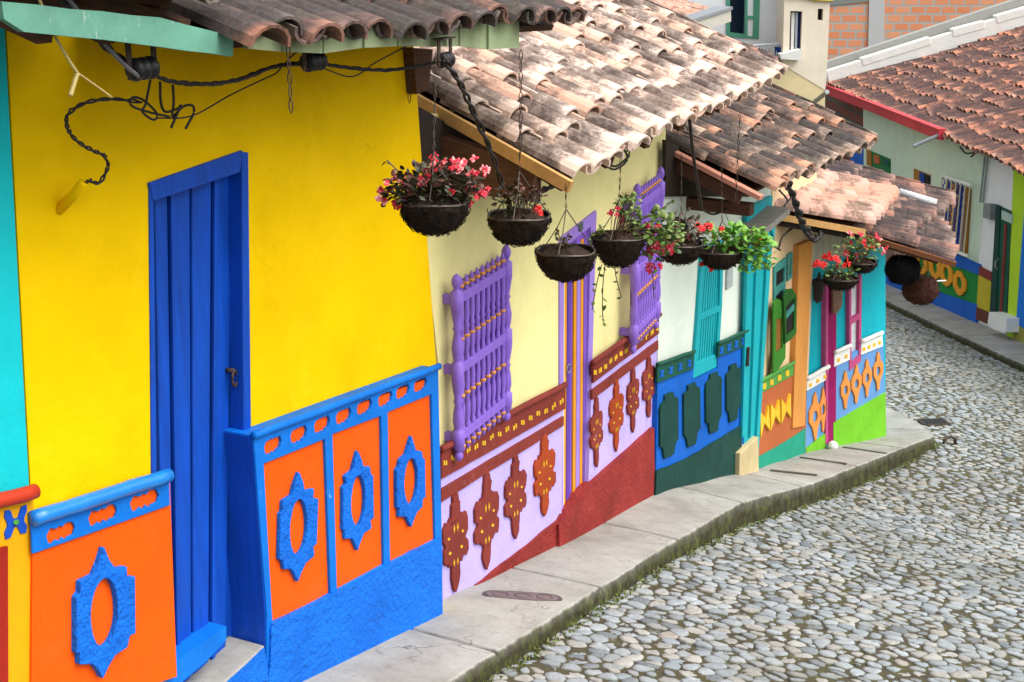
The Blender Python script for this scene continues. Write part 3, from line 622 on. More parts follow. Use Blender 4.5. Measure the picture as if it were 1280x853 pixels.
def grille(parent,L,Rr,off,nb,fr,sidefill):
    """L,Rr = (u, vtop, vbottom) of the two posts"""
    w=pp(FH,[(L[0]-2,L[1]+12),(Rr[0],Rr[1]+12),(Rr[0],Rr[2]-14),(L[0]-2,L[2]-14)],.008,.03,'window_grille',purd,parent)
    ends=[]
    for q in (L,Rr):
        b=FH.P(q[0],q[2],off); tz=FH.P(q[0],q[1],off); tz=np.array([b[0],b[1],tz[2]]); mb=MB(); lathe(mb,b,tz,POST,14); mb.build('post',turned,w,smooth=True); ends.append((b,tz))
    for t in fr:
        t=1-t; p=ends[0][0]+(ends[0][1]-ends[0][0])*t; q=ends[1][0]+(ends[1][1]-ends[1][0])*t
        mb=MB(); beam(mb,p,q,.03,.056); mb.build('rail',turned,w,bev=.005)
        for e in (p,q):
            mb=MB(); beam(mb,e-FH.n*(off-.0),e+FH.n*.005,.036,.056); mb.build('bracket',turned,w,bev=.004)
    for i in range(nb):
        k=(i+.75)/(nb+.5); b=ends[0][0]*(1-k)+ends[1][0]*k; tp=ends[0][1]*(1-k)+ends[1][1]*k
        lo=b+(tp-b)*.03; hi=b+(tp-b)*.97; mb=MB(); lathe(mb,lo,hi,BAL,8)
        for rt in (.042,.335,.66,.952):
            lathe(mb,lo+(hi-lo)*(rt-.008),lo+(hi-lo)*(rt+.008),[(0,.0193),(1,.0193)],8,rv=1.0)
        mb.build('baluster',turned,w,smooth=True)
    return w
grille(hh,(573.5,341,577),(633,306,527),.085,9,(.135,.505,.87),None)
grille(hh,(791,232,443),(819.5,211,412),.11,9,(.135,.505,.87),None)
# ------------------------------------------------------------------ mint house with blue base
mh=thing('mint_house',FM.P(880,600,0),'mint white house with louvred teal window and blue base with dark green plaques','house')
wall(FM,[(833,170),(823,400),(819,640)],[(965,250),(946,480),(944,600)],-1.68,.3,'wall',mint,mh)
E0=FM.P(962,245,.82);E1=FM.P(1088,181,.82); u=upvec(FM,(E0+E1)/2,.50,math.radians(20))
roof(mh,E0,E1,u,3.1,12,.36,T_mix,8,jit=1.7,sag=.03)
mb=MB(); e=E0-FM.d*.05-Z*.03; beam(mb,e+u*.05,e+u*1.5,.07,.035); mb.build('verge_edging',T_new,mh)
mb=MB(); e=E0-FM.d*.02-Z*.13; beam(mb,e+u*.25,e+u*1.6,.05,.10); mb.build('gable_beam',beam_m,mh)
mb=MB(); q=FM.P(940,262,.55); beam(mb,q-FM.n*1.0-Z*.0,q,.10,.10); mb.build('gable_beam',beam_m,mh,bev=.006)
d=pp(FM,[(822,470),(868,452),(866,476),(897,460),(898,440),(934,424),(928,600),(819,640)],.04,.1,'dado',mbl,mh)
for pts in ([(822,456),(868,439.5),(867,461),(822,479)],[(898,430),(934.5,413),(933.5,432),(898,447)]):
    fz=pp(FM,pts,.058,.02,'frieze',dgr,mh,bev=.004)
    moulding(FM,pts[0],pts[1],.064,.017,'moulding',dgr,fz)
    n=4
    for i in range(n):
        k=(i+.5)/n; uc=pts[0][0]*(1-k)+pts[1][0]*k; vc=(pts[0][1]+pts[3][1])/2*(1-k)+(pts[1][1]+pts[2][1])/2*k+2
        pp(FM,[(uc-2.6,vc-3),(uc+2.6,vc-5),(uc+1.2,vc),(uc+2.6,vc+3.5),(uc-2.6,vc+5),(uc-1.2,vc)],.064,.01,'frieze_mark',mbl,fz)
PLQ=[(.45,-1),(.5,-.84),(.95,-.76),(1,-.6),(.97,.55),(.7,.64),(.6,.8),(.5,1),(0,1.0)]
for uc,vc,w,h in ((837,531.5,23,77),(865.4,518.4,22,76),(893,503.6,20.5,72),(917.4,491,19,69)): motif(FM,uc,vc,w,h,-.45,[(0,-1)]+PLQ,.060,.022,'plaque_relief',dgr2,d,bev=.006)
pp(FM,[(821,589),(860,573),(927,532),(928,610),(818,650)],.055,.1,'plinth',dgr2,d,w=.01)
w=pp(FM,[(878,310),(905,300),(903,380),(898,458),(866,474),(872,400)],.03,.06,'window',tea,mh,holes=[[(881,318),(901,309),(899.5,382),(876,393)],[(875.5,401),(899,390),(895,443),(870.5,454)]],bev=.004)
for i in range(8):
    k=(i+.5)/8; ut=881*(1-k)+902*k; ub=870.5*(1-k)+895*k
    pp(FM,[(ut-1,314-9*k),(ut+1,313-9*k),(ub+1,452-11*k),(ub-1,453-11*k)],.012,.02,'slat',tea,w)
pp(FM,[(880,314),(903,306),(896,448),(868,460)],-.0+.006,.02,'backing',paint('deep_teal','#0d7f88',.8),w)
pp(FM,[(909.5,338),(916.5,335),(916,358),(909,362)],.02,.015,'number_plate',plain('grey_plate','#b9c2c2',.8),mh)
pp(FM,[(832,175),(880,196),(946,238),(940,246),(832,246)],.03,.03,'gable_shade_board',wood('black_beam_and_shade','#33261f',.8),mh)  # black sheet paints the shade of the roof cavity onto the wall top
# teal door under a plank hood
dr=pp(FM,[(934,262),(966,245),(950,540),(948,575),(928,585),(930,555)],.05,.12,'door',tea,mh)
for (a,b,c_,e_) in ((935,939.5,928,934),(947,951,938,941),(960.5,966,946,950)):
    pp(FM,[(a,300),(b,297),(e_,540),(c_,548)],.075,.03,'door_strip',tea,dr,bev=.004)
mb=MB(); c=FM.P(935,446,.09); lathe(mb,c-Z*.09,c+Z*.09,[(0,.016),(1,.016)],8); mb.build('handle',iron,dr)
mb=MB(); p=FM.P(939,289,.14);q=FM.P(971,262,.14); beam(mb,p,q,.26,.06); mb.build('door_hood',greyb,mh,bev=.006)
pp(FM,[(935,282),(971,262),(968,300),(964,285),(936,306)],.07,.05,'lintel',tea,mh)
pp(FM,[(925,567),(948,546),(949,600),(924,610)],.10,.2,'door_step',paint('beige_render','#cbb98c',.85,.15,.4,.8,.3),mh,bev=.008)
# ------------------------------------------------------------------ peach house with green shutters
ch=thing('peach_house',FC.P(975,578,0),'peach house with open green shutters, amber pillar and yellow zigzag reliefs','house')
wall(FC,[(966,240),(948,480),(946,610)],[(1018,250),(1009,500),(1007,590)],-2.1,.3,'wall',peach,ch)
E0=pd(1084,281,13.4);E1=pd(1119,241,14.95); E1[2]=E0[2]+.02; u=upvec(FC,(E0+E1)/2,.17,math.radians(13))
roof(ch,E0,E1,u,1.75,8,.42,T_new,21,jit=.6,sag=.01,stag=.2,rnd=lambda rr,al,j:rr.uniform(.2,1))
mb=MB(); e=E0-FC.d*.04-Z*.07; beam(mb,e+u*.02,e+u*1.5,.05,.06); mb.build('verge_edging',ochreb,ch)
mb=MB(); e=E0+FC.d*.06-Z*.14; beam(mb,e+u*.1,e+u*1.5,.05,.08); mb.build('gable_beam',wood('black_beam_and_shade','#33261f',.8),ch)
d=pp(FC,[(951,480),(993,460),(1008,470),(1007,590),(946,610)],.04,.1,'dado',rust,ch)
fz=pp(FC,[(951,477),(992.5,454),(992,469),(951,492)],.055,.02,'frieze',grn,ch,bev=.004); moulding(FC,(951,477),(993,453),.062,.018,'moulding',grn,fz)
for k in (.12,.34,.58,.82):
    uc=951+41*k; vc=486-23*k; pp(FC,[(uc-2,vc-3),(uc+2,vc-4),(uc+2,vc+2.5),(uc-2,vc+4)],.062,.01,'frieze_mark',yelm,fz)
zx=lambda L:[(900+.2345*x,400+.2345*y) for x,y in L]
for L in ([(216,487),(248,530),(262,455),(268,590),(238,548),(220,632)],[(274,447),(302,490),(318,425),(324,555),(298,512),(272,592)],[(330,420),(358,465),(378,392),(381,522),(355,485),(330,556)]):
    pp(FC,zx(L),.066,.03,'zigzag_relief',yelm,d,bev=.004)
pp(FC,[(948,572),(990,548),(1007,536),(1007,600),(946,612)],.055,.1,'plinth',jade,d,w=.008)
pl=pp(FC,[(999,307),(1015,300),(1006,533),(991,536)],.06,.10,'pillar',amber,ch,bev=.008)
w=pp(FC,[(968,334),(983,322),(982,360),(979,440),(968,448)],.02,.05,'window',wood('aqua_wood','#4fa8a0',.8),ch,holes=[[(970.5,341),(981,333),(980,352),(970,360)],[(970,370),(979.5,362),(977,435),(970,441)]])
pp(FC,[(969,336),(982,326),(979,438),(969,446)],-.0+.004,.02,'backing',dark,w)
pp(FC,[(985,319),(991,315),(990.5,347),(985,352)],.02,.03,'vent',wood('aqua_wood','#4fa8a0',.8),ch,holes=[[(986.5,324),(989.5,321),(989,343),(986.5,346)]])
s1=pp(FC,[(967,380),(969,375),(974,374),(981,380),(983,388),(982,448),(976,458),(967,470)],.075,.02,'shutter',paint('shutter_green','#3f8a2c',.8),ch,holes=[[(970.5,400),(978.5,397),(978,436),(970,442)]],bev=.004)
pp(FC,[(969.5,398),(979.5,395),(979,438),(969,446)],.058,.01,'shutter_panel',wood('amber_glass','#a8742a',.7),s1)
s2=pp(FC,[(980,372),(984,362),(991,361),(996,370),(996,416),(990,424),(982,430)],.10,.02,'shutter',paint('shutter_dark_green','#2f6a2a',.8),ch,holes=[[(983,384),(993.5,372),(993,412),(983,420)]],bev=.004)
pp(FC,[(982,382),(994.5,370),(994,414),(982,424)],.082,.01,'shutter_panel',dark,s2)
pp(FC,[(983,392),(994,379),(994,386),(983,399)],.096,.012,'shutter_bar',wood('aqua_wood','#4fa8a0',.8),s2)
# ------------------------------------------------------------------ turquoise corner house
th_=thing('corner_house',FT.P(1060,560,0),'turquoise corner house with magenta door and window and apricot diamond reliefs','house')
wall(FT,[(1012,280),(1008,480),(1005,600)],[(1101,300),(1107,420),(1107,580)],-2.75,.3,'wall',turq,th_)
mb=MB(); p=FT.P(1101,300,0);q=FT.P(1107,580,0); b_=np.array([-.25,.95,0]); box8(mb,[q,q+b_*3,q+b_*3-FT.n*.3,q-FT.n*.3]+[np.array([v[0],v[1],-2.8]) for v in (p,p+b_*3,p+b_*3-FT.n*.3,p-FT.n*.3)]); mb.build('side_wall',turq,th_)
E0=pd(1126,305,13.8);E1=pd(1197,247,16.0);E1[2]=E0[2]+.02; u=upvec(FT,(E0+E1)/2,.26,math.radians(14))
roof(th_,E0,E1,u,2.3,12,.40,T_old,31,jit=1.5,sag=.035,stag=.5)
E0b=pd(1195,327,13.6);E1b=pd(1173,270,15.5);E1b[2]=E0b[2]+.03
u2=upvec(FT,(E0b+E1b)/2,.30,math.radians(14))
roof(th_,E0b,E1b,u2,1.35,9,.40,T_old,37,jit=1.4,sag=.03,stag=.5)
mb=MB(); e=E0b-Z*.03; beam(mb,e,e+u2*1.2,.05,.05); mb.build('verge_edging',wood('brown_edge','#8a5636',.8),th_)
mb=MB(); tube(mb,[pd(1124,240,15.35),pd(1170,254,15.3)],.045,9); mb.build('ridge_pipe',plain('pale_pipe','#e4e4e4',.85),ry if False else th_,smooth=True)
for i in range(6):
    uu=1014+i*8; pp(FT,[(uu,284+i*1.2),(uu+7.6,285+i*1.2),(uu+7.6,326-i*1.5),(uu,328-i*1.5)],.03,.03,'eave_board',boards,th_)
d=pp(FT,[(1009,480),(1034,465),(1034,600),(1004,600)],.04,.1,'dado',sky,th_); dL=d
dR=pp(FT,[(1043,450),(1104,425),(1108,560),(1042,600)],.04,.1,'dado',sky,th_)
for dd_,pts,nn in ((dL,[(1009,474),(1036,458),(1035,474),(1009,489)],3),(dR,[(1043.5,441),(1063,432),(1062.5,450),(1043,459)],2),(dR,[(1077,427),(1103,416),(1104,433),(1076.5,444)],4)):
    fz=pp(FT,pts,.058,.03,'frieze',whi,th_,bev=.004); moulding(FT,pts[0],pts[1],.07,.024,'moulding',whi,fz)
    for i in range(nn):
        k=(i+.5)/nn; uc=pts[0][0]*(1-k)+pts[1][0]*k; vc=(pts[0][1]+pts[3][1])/2*(1-k)+(pts[1][1]+pts[2][1])/2*k+2.5
        pp(FT,[(uc-1.6,vc-1.6),(uc+1.6,vc-2.6),(uc+1.6,vc+1.8),(uc-1.6,vc+2.8)],.063,.01,'frieze_mark',yelm,fz)
DI=[(0,-1),(.3,-.8),(.4,-.55),(1,-.3),(1,.15),(.55,.4),(.35,.6),(.25,.85),(0,1)]
for uc,vc,w,h,pr in ((1057.5,488,12,49,dR),(1071,480.4,12,49,dR),(1084.5,473,12,49,dR),(1098.3,464.5,12,48,dR),(1019.5,521,15,60,dL),(1029.5,512.5,10,57,dL)): motif(FT,uc,vc,w,h,-.4,DI,.06,.02,'diamond_relief',dia,pr,hole=(.42,.24),bev=.004)
pp(FT,[(1008,561),(1033,541),(1033,600),(1005,600)],.055,.1,'plinth',lime,dL,w=.008)
pp(FT,[(1042,529),(1107,491),(1108,570),(1042,600)],.055,.1,'plinth',lime,dR,w=.008)
dr=pp(FT,[(1034,350),(1046,344),(1045,551),(1035,556)],.05,.1,'door',mag,th_,bev=.004)
pp(FT,[(1032.5,352),(1035.5,350),(1035,554),(1032,556)],.06,.1,'door_frame',pink,dr)
pp(FT,[(1042,345),(1054,340),(1053,382),(1047,392),(1042,392)],.10,.03,'open_hatch',wood('brown_wood','#8a6a58',.8),th_,bev=.004)
w=pp(FT,[(1061.5,352),(1077.5,343),(1076.5,452),(1062,464)],.05,.06,'window',pink,th_,holes=[[(1064.5,357),(1074.5,351),(1074,392),(1064.5,399)],[(1064.5,406),(1074,399),(1073.5,444),(1064.5,452)]],bev=.003)
pp(FT,[(1063,353),(1076,346),(1075,452),(1063,460)],.012,.02,'curtain',paint('curtain_white','#d9dde0',.85),w)
mb=MB(); c=FT.P(1023,360,.10); lathe(mb,c-Z*.17,c+Z*.17,[(0,.01),(.1,.045),(.55,.06),(.75,.07),(.8,.03),(1,.012)],8); mb.build('wall_lamp',black,th_)
o=MB(); c=FT.P(1041,556,.12)
tube(o,[c+Z*k for k in (-.05,.0,.025,.04)],[.055,.06,.045,.02],7)
tag(o.build('white_stone',whi,None,smooth=True),'white painted stone at the foot of the magenta door','stone')
# ================================================================== the far side of the street
fw=thing('pale_green_house',FF.P(1160,370,0),'pale green house across the street with barred window, green base with orange rings','house')
fz0=float(FF.P(1036,110,.4)[2]+FF.P(1282,216,.4)[2])/2
wall(FF,[(1080,100),(1080,330)],[(1236,195),(1222,335),(1218,402)],fz0+.04,.3,'wall',paint('pale_green_wash','#d3e6cf',.88,.05,.25,.75,.15),fw)
FE0=FF.P(1036,110,.4);FE1=FF.P(1282,216,.4);FE1[2]=FE0[2]=(FE0[2]+FE1[2])/2; FEx=FE1+(FE1-FE0)*.25
th=math.radians(16); uf=-FF.n*math.cos(th)+Z*math.sin(th)
rf,_,_=roof(fw,FE0,FEx,uf,9.5,64,.52,T_far,51,jit=1.3,sag=.03,stag=.45,rnd=lambda rr,al,j: min(1,max(0,rr.gauss(.40,.33))))
mb=MB(); p=FF.P(1034,112,.46);q=FF.P(1177,169,.46); beam(mb,p,q,.12,.20); beam(mb,p+Z*.11-FF.n*.0-FF.d*.02,q+Z*.11,.17,.03); mb.build('gutter',paint('red_gutter','#c8404a',.85,.1,.1,.5,.2),fw)
mb=MB(); c=FF.P(1176,168,.46); tube(mb,[c,c-FF.n*-.05+FF.n*.5-Z*.25],.04,7); mb.build('spout',galv,fw)
d=pp(FF,[(1096,290),(1193,316),(1224,331),(1221,402),(1096,352)],.03,.1,'dado',paint('emerald_paint','#0f8a3c',.8,.1,.2,.6,.2),fw)
pp(FF,[(1096,270),(1193,317),(1224.5,331),(1223.5,344),(1190,331),(1096,288)],.05,.04,'band',mbl,d)
pp(FF,[(1096,336),(1173,365),(1221,381),(1220,404),(1096,356)],.05,.04,'plinth',mbl,d)
pp(FF,[(1094,300),(1116,308),(1116,344),(1094,338)],.05,.05,'panel',wood('brown_wood','#8a6a58',.8),d)
pp(FF,[(1117,308),(1146,320),(1146,352),(1117,344)],.048,.05,'panel',paint('dusty_pink','#b58a80',.8),d)
RG=[(0,-1),(.45,-.85),(.6,-.6),(1,-.45),(.95,.45),(.7,.6),(.5,.85),(0,1)]
for uc,vc,w,h in ((1151,329,15,30),(1168,334,15,31),(1182,342,15,33),(1198.5,354,16,31)): motif(FF,uc,vc,w,h,.45,RG,.075,.04,'ring_relief',oran,d,hole=(.42,.5),bev=.006)
def farwin(name,frame,fm,panes,parent,off=.03):
    w=pp(FF,frame,off,.05,name,fm,parent)
    for pts,m in panes: pp(FF,pts,off+.02,.03,'pane',m,w)
    return w
ochw=wood('ochre_wood','#b07a24',.8); navy=paint('navy_enamel','#1c3f9c',.8)
farwin('window',[(1083,187),(1112,199),(1112,217),(1083,206)],paint('window_green','#1c7a3c',.8),[([(1083,187),(1089,189.5),(1089,209),(1083,206)],ochw),([(1092,193),(1099,196),(1099,206),(1092,203)],paint('terracotta_paint','#b9643a')),([(1103,197.5),(1110,200.5),(1110,208),(1103,205)],paint('dark_teal','#145a50',.8))],fw)
farwin('window',[(1142,211),(1162,219),(1161,232),(1142,226)],ochw,[([(1149,215),(1155,217.5),(1155,229),(1149,227)],navy),([(1156,218),(1161,220),(1160.5,231),(1156,229.5)],dark)],fw)
w=farwin('barred_window',[(1184,226),(1213,236),(1208,321),(1178,308)],ochw,[],fw)
for i,(m) in enumerate((navy,oran,wood('brown_wood','#8a6a58',.8),navy,paint('mauve_board','#a08a90',.8),ochw)):
    a=1185+i*4.6; pp(FF,[(a,228+i*1.6),(a+3.6,229.5+i*1.6),(a-1.6,318+i*.6),(a-5.2,316+i*.6)],.06,.03,'shutter_board',m,w)
for i in range(7):
    a=1178+i*5.8; v=219+i*2.1; mb=MB(); p=FF.P(a,v,.22);q=FF.P(a-5,v+91,.22); tube(mb,[p,np.array([p[0],p[1],q[2]])],.014,6); mb.build('bar',paint('pale_bar','#d9d2b8'),w)
for v0,v1 in ((219,231.5),(305,320)):
    mb=MB(); dx=0 if v0<300 else -5; p=FF.P(1177+dx,v0,.22);q=FF.P(1214+dx,v1,.22); beam(mb,p,q,.05,.05); mb.build('bar_rail',whi,w)
for i in range(5):
    mb=MB(); a=1180.5+i*5.8; p=FF.P(a,223+i*2.1,.22); qq=[]
    for k in range(13): qq.append(p-Z*k*.085+FF.d*.05*(1 if k%2 else -1))
    tube(mb,qq,.013,5); mb.build('scroll_bar',navy,w)
# white house beside it
ww=thing('white_house',FF.P(1240,403,0),'white house across the street with dark green door and ochre corner base','house')
wall(FF,[(1236.2,195),(1222.3,335),(1218.4,402)],[(1268,190),(1262,330),(1256,425)],fz0+.035,.32,'wall',paint('white_wash','#eeeeee',.88,.05,.25,.75,.2),ww)
d=pp(FF,[(1223.5,334),(1239.5,342),(1236,404),(1220,397)],.04,.1,'dado',paint('mustard_paint','#c9b82c',.8,.1,.3,.6,.2),ww)
pp(FF,[(1224,333),(1239.5,341),(1239,352),(1223.5,344)],.055,.03,'band',mar,d); pp(FF,[(1220.5,384),(1237,391),(1236,406),(1219.5,399)],.055,.03,'plinth',paint('brown_paint','#6e3a2c',.8),d)
dr=pp(FF,[(1245,256),(1266,265.5),(1257,399),(1237,391)],.03,.08,'door',paint('deep_green_enamel','#0e5a44',.75,.15,.1,.5,.2),ww)
pp(FF,[(1245,256),(1250,258.5),(1244.5,394),(1237,391)],.05,.1,'door_frame',dgr2,dr); pp(FF,[(1252,263),(1265.5,269),(1264.5,280),(1251.5,274)],.05,.03,'fanlight',paint('pale_panel','#b8cfc4',.8),dr)
pp(FF,[(1255.5,280),(1258,281),(1251.5,394),(1249,393)],.05,.03,'door_strip',mar,dr)
mb=MB(); c=FF.P(1247.5,330,.1); tube(mb,[c+Z*.1,c+Z*.05+FF.n*.05,c-Z*.05+FF.n*.05,c-Z*.1],.02,6); mb.build('handle',galv,dr)
pp(FF,[(1236,390),(1258,398),(1257,416),(1234,407)],.30,.4,'door_step',whi,ww,bev=.01)
mb=MB(); 
pp(FF,[(1229,254),(1237.5,255),(1236.5,275),(1228,272)],.13,.14,'meter_box',galv,ww,bev=.01)
for a in (1231,1234.5):
    mb=MB(); p=FF.P(a,196,.05);q=FF.P(a-.8,256,.05); tube(mb,[p,np.array([p[0],p[1],q[2]])],.02,6); mb.build('conduit',galv,ww)
# lime house, cut by the right edge
lh=thing('lime_house',FF.P(1262,420,0),'lime green house with blue strip, cut by the right edge across the street','house')
wall(FF,[(1268.3,190),(1262.3,330),(1256.4,470)],[(1560,300),(1560,700)],fz0+.03,.34,'wall',paint('lime_wash','#b9de2e',.88,.06,.25,.7,.2),lh,off=.03)
pp(FF,[(1281,250),(1330,270),(1320,440),(1270,404)],.06,.05,'blue_strip',blu,lh)
pp(FF,[(1270,404),(1320,428),(1320,470),(1262,440)],.055,.05,'plinth',paint('worn_ochre','#a8a04c',.8),lh)
# brick block and blue wall below the gutter's far end
bl=thing('grey_block_wall',FF.P(1060,170,-.3),'dark brick and concrete wall under the far end of the red gutter','wall')
FB=Fac((float(FE0[0])+.2,float(FE0[1])+3.0),(float(fa[0]),float(fa[1])+.2),-.25)
def brickmat(name,b1,b2,mo,scale,bw=.5,rh=.25,ms=.03):
    t=NT(name); x=t.n('ShaderNodeTexBrick'); x.inputs['Scale'].default_value=scale; x.inputs['Mortar Size'].default_value=ms; x.inputs['Brick Width'].default_value=bw; x.inputs['Row Height'].default_value=rh; x.inputs['Bias'].default_value=-.1
    x.inputs['Color1'].default_value=col(b1,.85);x.inputs['Color2'].default_value=col(b2,.85);x.inputs['Mortar'].default_value=col(mo,.8)
    s=t.n('ShaderNodeSeparateXYZ'); t.l(t.tc.outputs['Object'],s.inputs[0]); c=t.n('ShaderNodeCombineXYZ'); t.l(t.math('ADD',s.outputs[0],s.outputs[1]),c.inputs[0]); t.l(s.outputs[2],c.inputs[1])
    nz=t.n('ShaderNodeTexNoise'); nz.inputs['Scale'].default_value=9; t.l(t.tc.outputs['Object'],nz.inputs['Vector']); vm=t.n('ShaderNodeVectorMath',operation='SCALE'); vm.inputs['Scale'].default_value=.05; t.l(nz.outputs['Color'],vm.inputs[0])
    ad=t.n('ShaderNodeVectorMath',operation='ADD'); t.l(c.outputs[0],ad.inputs[0]); t.l(vm.outputs[0],ad.inputs[1]); t.l(ad.outputs[0],x.inputs[0])
    n=t.noise(8,6,.75); b=t.mix(t.math('MULTIPLY',t.ramp(n,[(.5,(0,0,0)),(.75,(1,1,1))]),.55),x.outputs[0],col(mo,.8))
    b=t.mix(t.math('MULTIPLY',t.ramp(t.noise(3,6,.75),[(.58,(0,0,0)),(.75,(1,1,1))]),.4),b,col('#8a6a58',.7)); t.bump(t.math('SUBTRACT',1.0,x.outputs['Fac']),.5,.03); M_[name]=t.done(b,.9,.15); return M_[name]
brk=brickmat('clay_block','#e88f62','#f0a880','#bcbbb6',1.0,.50,.27,.035); brd=brickmat('dark_block','#8a4a3c','#6a4038','#5a5752',1.0,.5,.3,.05)
pp(FF,[(1030,112),(1079.5,132),(1079.5,330),(1030,330)],-.02,.3,'wall',brd,bl)
pp(FF,[(1063,180),(1079,187),(1079,320),(1063,320)],.01,.05,'blue_panel',mbl,bl)
# ------------------------------------------------------------------ houses higher up behind
FR=lambda y:Fac((-8,y),(40,y))
G1=FR(30); G2=FR(29.2); G3=FR(46)
wb=thing('white_upper_house',G1.P(920,90,0),'white upper house with green framed balcony door behind the tiled roofs','house')
pp(G1,[(780,-60),(983,-60),(979,140),(780,140)],0,.3,'wall',paint('cool_white_wash','#e9eef0',.88,.04,.2,.75,.15),wb,holes=[[(912.5,-40),(934,-40),(932,44),(912.5,44)]])
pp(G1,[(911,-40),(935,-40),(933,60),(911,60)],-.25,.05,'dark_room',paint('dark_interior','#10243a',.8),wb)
gf=paint('frame_green','#5aa287',.8)
fr=pp(G1,[(908,-40),(951,-40),(948.5,49),(908,46)],.03,.1,'balcony_door',gf,wb,holes=[[(912.5,-38),(932.5,-38),(931,43),(912.5,41)],[(935,-38),(943,-38),(942,20),(934.5,20)],[(934.5,24),(942,24),(941,46),(934.5,45)]])
pp(G1,[(934,-38),(949,-38),(947,48),(933.5,46)],-.02,.03,'leaf',whi,fr)
mb=MB(); rl=plain('white_rail','#d8dde2',.85)
for i in range(10):
    p=G1.P(943+i*4,56,.5); q=G1.P(943+i*4,92,.5); tube(mb,[p,q],.02,5)
tube(mb,[G1.P(941,57,.5),G1.P(981,55,.5)],.03,6); tube(mb,[G1.P(941,90,.5),G1.P(981,88,.5)],.03,6); mb.build('balcony_railing',rl,wb)
mb=MB(); c=G1.P(976,66,.45); lathe(mb,c-Z*.12,c+Z*.12,[(0,.10),(.9,.14),(1,.15)],10); tag(mb.build('blue_pot',navy,None),'small blue pot by the white railing of the upper house','pot')
# small lichen roof in front of it
e0=pd(974,85,27.2);e1=pd(960,62,29.0);e1[2]=e0[2]
r2=thing('low_tiled_lean_to',e0,'small dark lichen covered tile roof below the green framed balcony door','roof')
uu_=np.array([-.86,.1,.30]);uu_/=np.linalg.norm(uu_)
roof(r2,e0,e1+np.array([0,.2,0]),uu_,3.6,6,.40,T_old,61,jit=1.8,sag=.03)
pp(Fac((6.0,28.9),(2.0,29.3)),[(1,0)]*0 or [(868,58),(962,92),(962,130),(868,130)],0,.2,'wall',paint('white_wash','#eeeeee'),r2)
# gutter stub and little roof end at the top
g=thing('eave_gutter_end',pd(880,40,24),'pale grey boxed gutter end above the bleached tile ridge','gutter')
mb=MB(); p=pd(846,38,23.6);q=pd(905,19,24.6); beam(mb,p,q,.30,.22); mb.build('gutter_box',plain('pale_grey_board','#c3bfb2',.85),g)
mb=MB(); beam(mb,p+Z*.13,q+Z*.13,.36,.05); mb.build('gutter_lip',galv,g); mb=MB(); c=pd(895,30,24.4); beam(mb,c,c-Z*.5,.08,.08); mb.build('bracket',beam_m,g)
e0=pd(862,26,25.0);e1=pd(905,14,26.5); e1[2]=e0[2]
r3=thing('far_tiled_roof',e0,'pale pink tile roof at the top edge behind the gutter end','roof'); uu_=np.array([-.75,.2,.22]);uu_/=np.linalg.norm(uu_); roof(r3,e0,e1,uu_,3.0,8,.42,T_new,63)
# cream block
cb=thing('cream_block',G2.P(1000,130,0),'cream rendered block with tall narrow window beside the brick wall','house')
crm=paint('cream_render','#f6e9d2',.88,.05,.2,.75,.12)
pp(G2,[(982,-60),(1040,-60),(1033.5,95),(1031.5,113),(978,81),(978.5,70)],0,1.0,'wall',crm,cb,holes=[[(988,14),(1003,14.5),(1001,70),(986.5,66)],[(1022.5,11),(1029,11.5),(1028.5,26),(1022,25)]])
pp(G2,[(940,60),(977.8,81.2),(1031.3,113.2),(1031,200),(940,200)],-.01,1.0,'lower_wall',paint('beige_render_wall','#ecd9a8',.88,.05,.25,.75,.15),cb)
w=pp(G2,[(988,14),(1003,14.5),(1001,71),(986.5,67)],-.12,.05,'window',paint('glass_navy','#1b2d5e',.8,.1,.05,.2,0),cb)
pp(G2,[(989.5,16),(993.5,16),(992,66),(988.5,65)],-.09,.03,'pane',whi,w); pp(G2,[(994.5,16),(997.5,16),(996,67),(993.5,66)],-.08,.03,'pane',plain('pane_grey','#b8c4cc',.85,.2),w)
pp(G2,[(1001,62),(1003.5,64),(1001,76),(976.5,74),(975,68)],.20,.3,'window_sill',whi,w)
pp(G2,[(1022,11),(1029,11),(1028.5,26),(1022,25)],-.12,.03,'vent',dark,cb)
mb=MB(); tube(mb,smooth([G2.P(*q) for q in ((981,-4,.03),(1005,-3,.03),(1018,0,.03),(1041,1,.03))]),.03,6); mb.build('coping',paint('ochre_coping','#c9b45a'),cb)
mb=MB(); tube(mb,[G2.P(1019,127,.02),G2.P(1034,115,.7)],.05,8); mb.build('spout',galv,cb)
# brick wall with concrete column
bw=thing('brick_wall',G3.P(1160,100,0),'unplastered orange clay block wall with a grey concrete column','wall')
pp(G3,[(1028,-60),(1500,-60),(1500,140),(1028,140)],0,.3,'wall',brk,bw)
conc=M_['concrete']
pp(G3,[(1088,-60),(1107,-60),(1104.5,75),(1085,75)],.06,.2,'column',plain('column_concrete','#c9cbcb',.85,.85),bw)
pp(G3,[(1028,-60),(1090,-60),(1090,2),(1028,8)],.04,.1,'beam',plain('stained_concrete','#8f928e',.8,.9),bw)
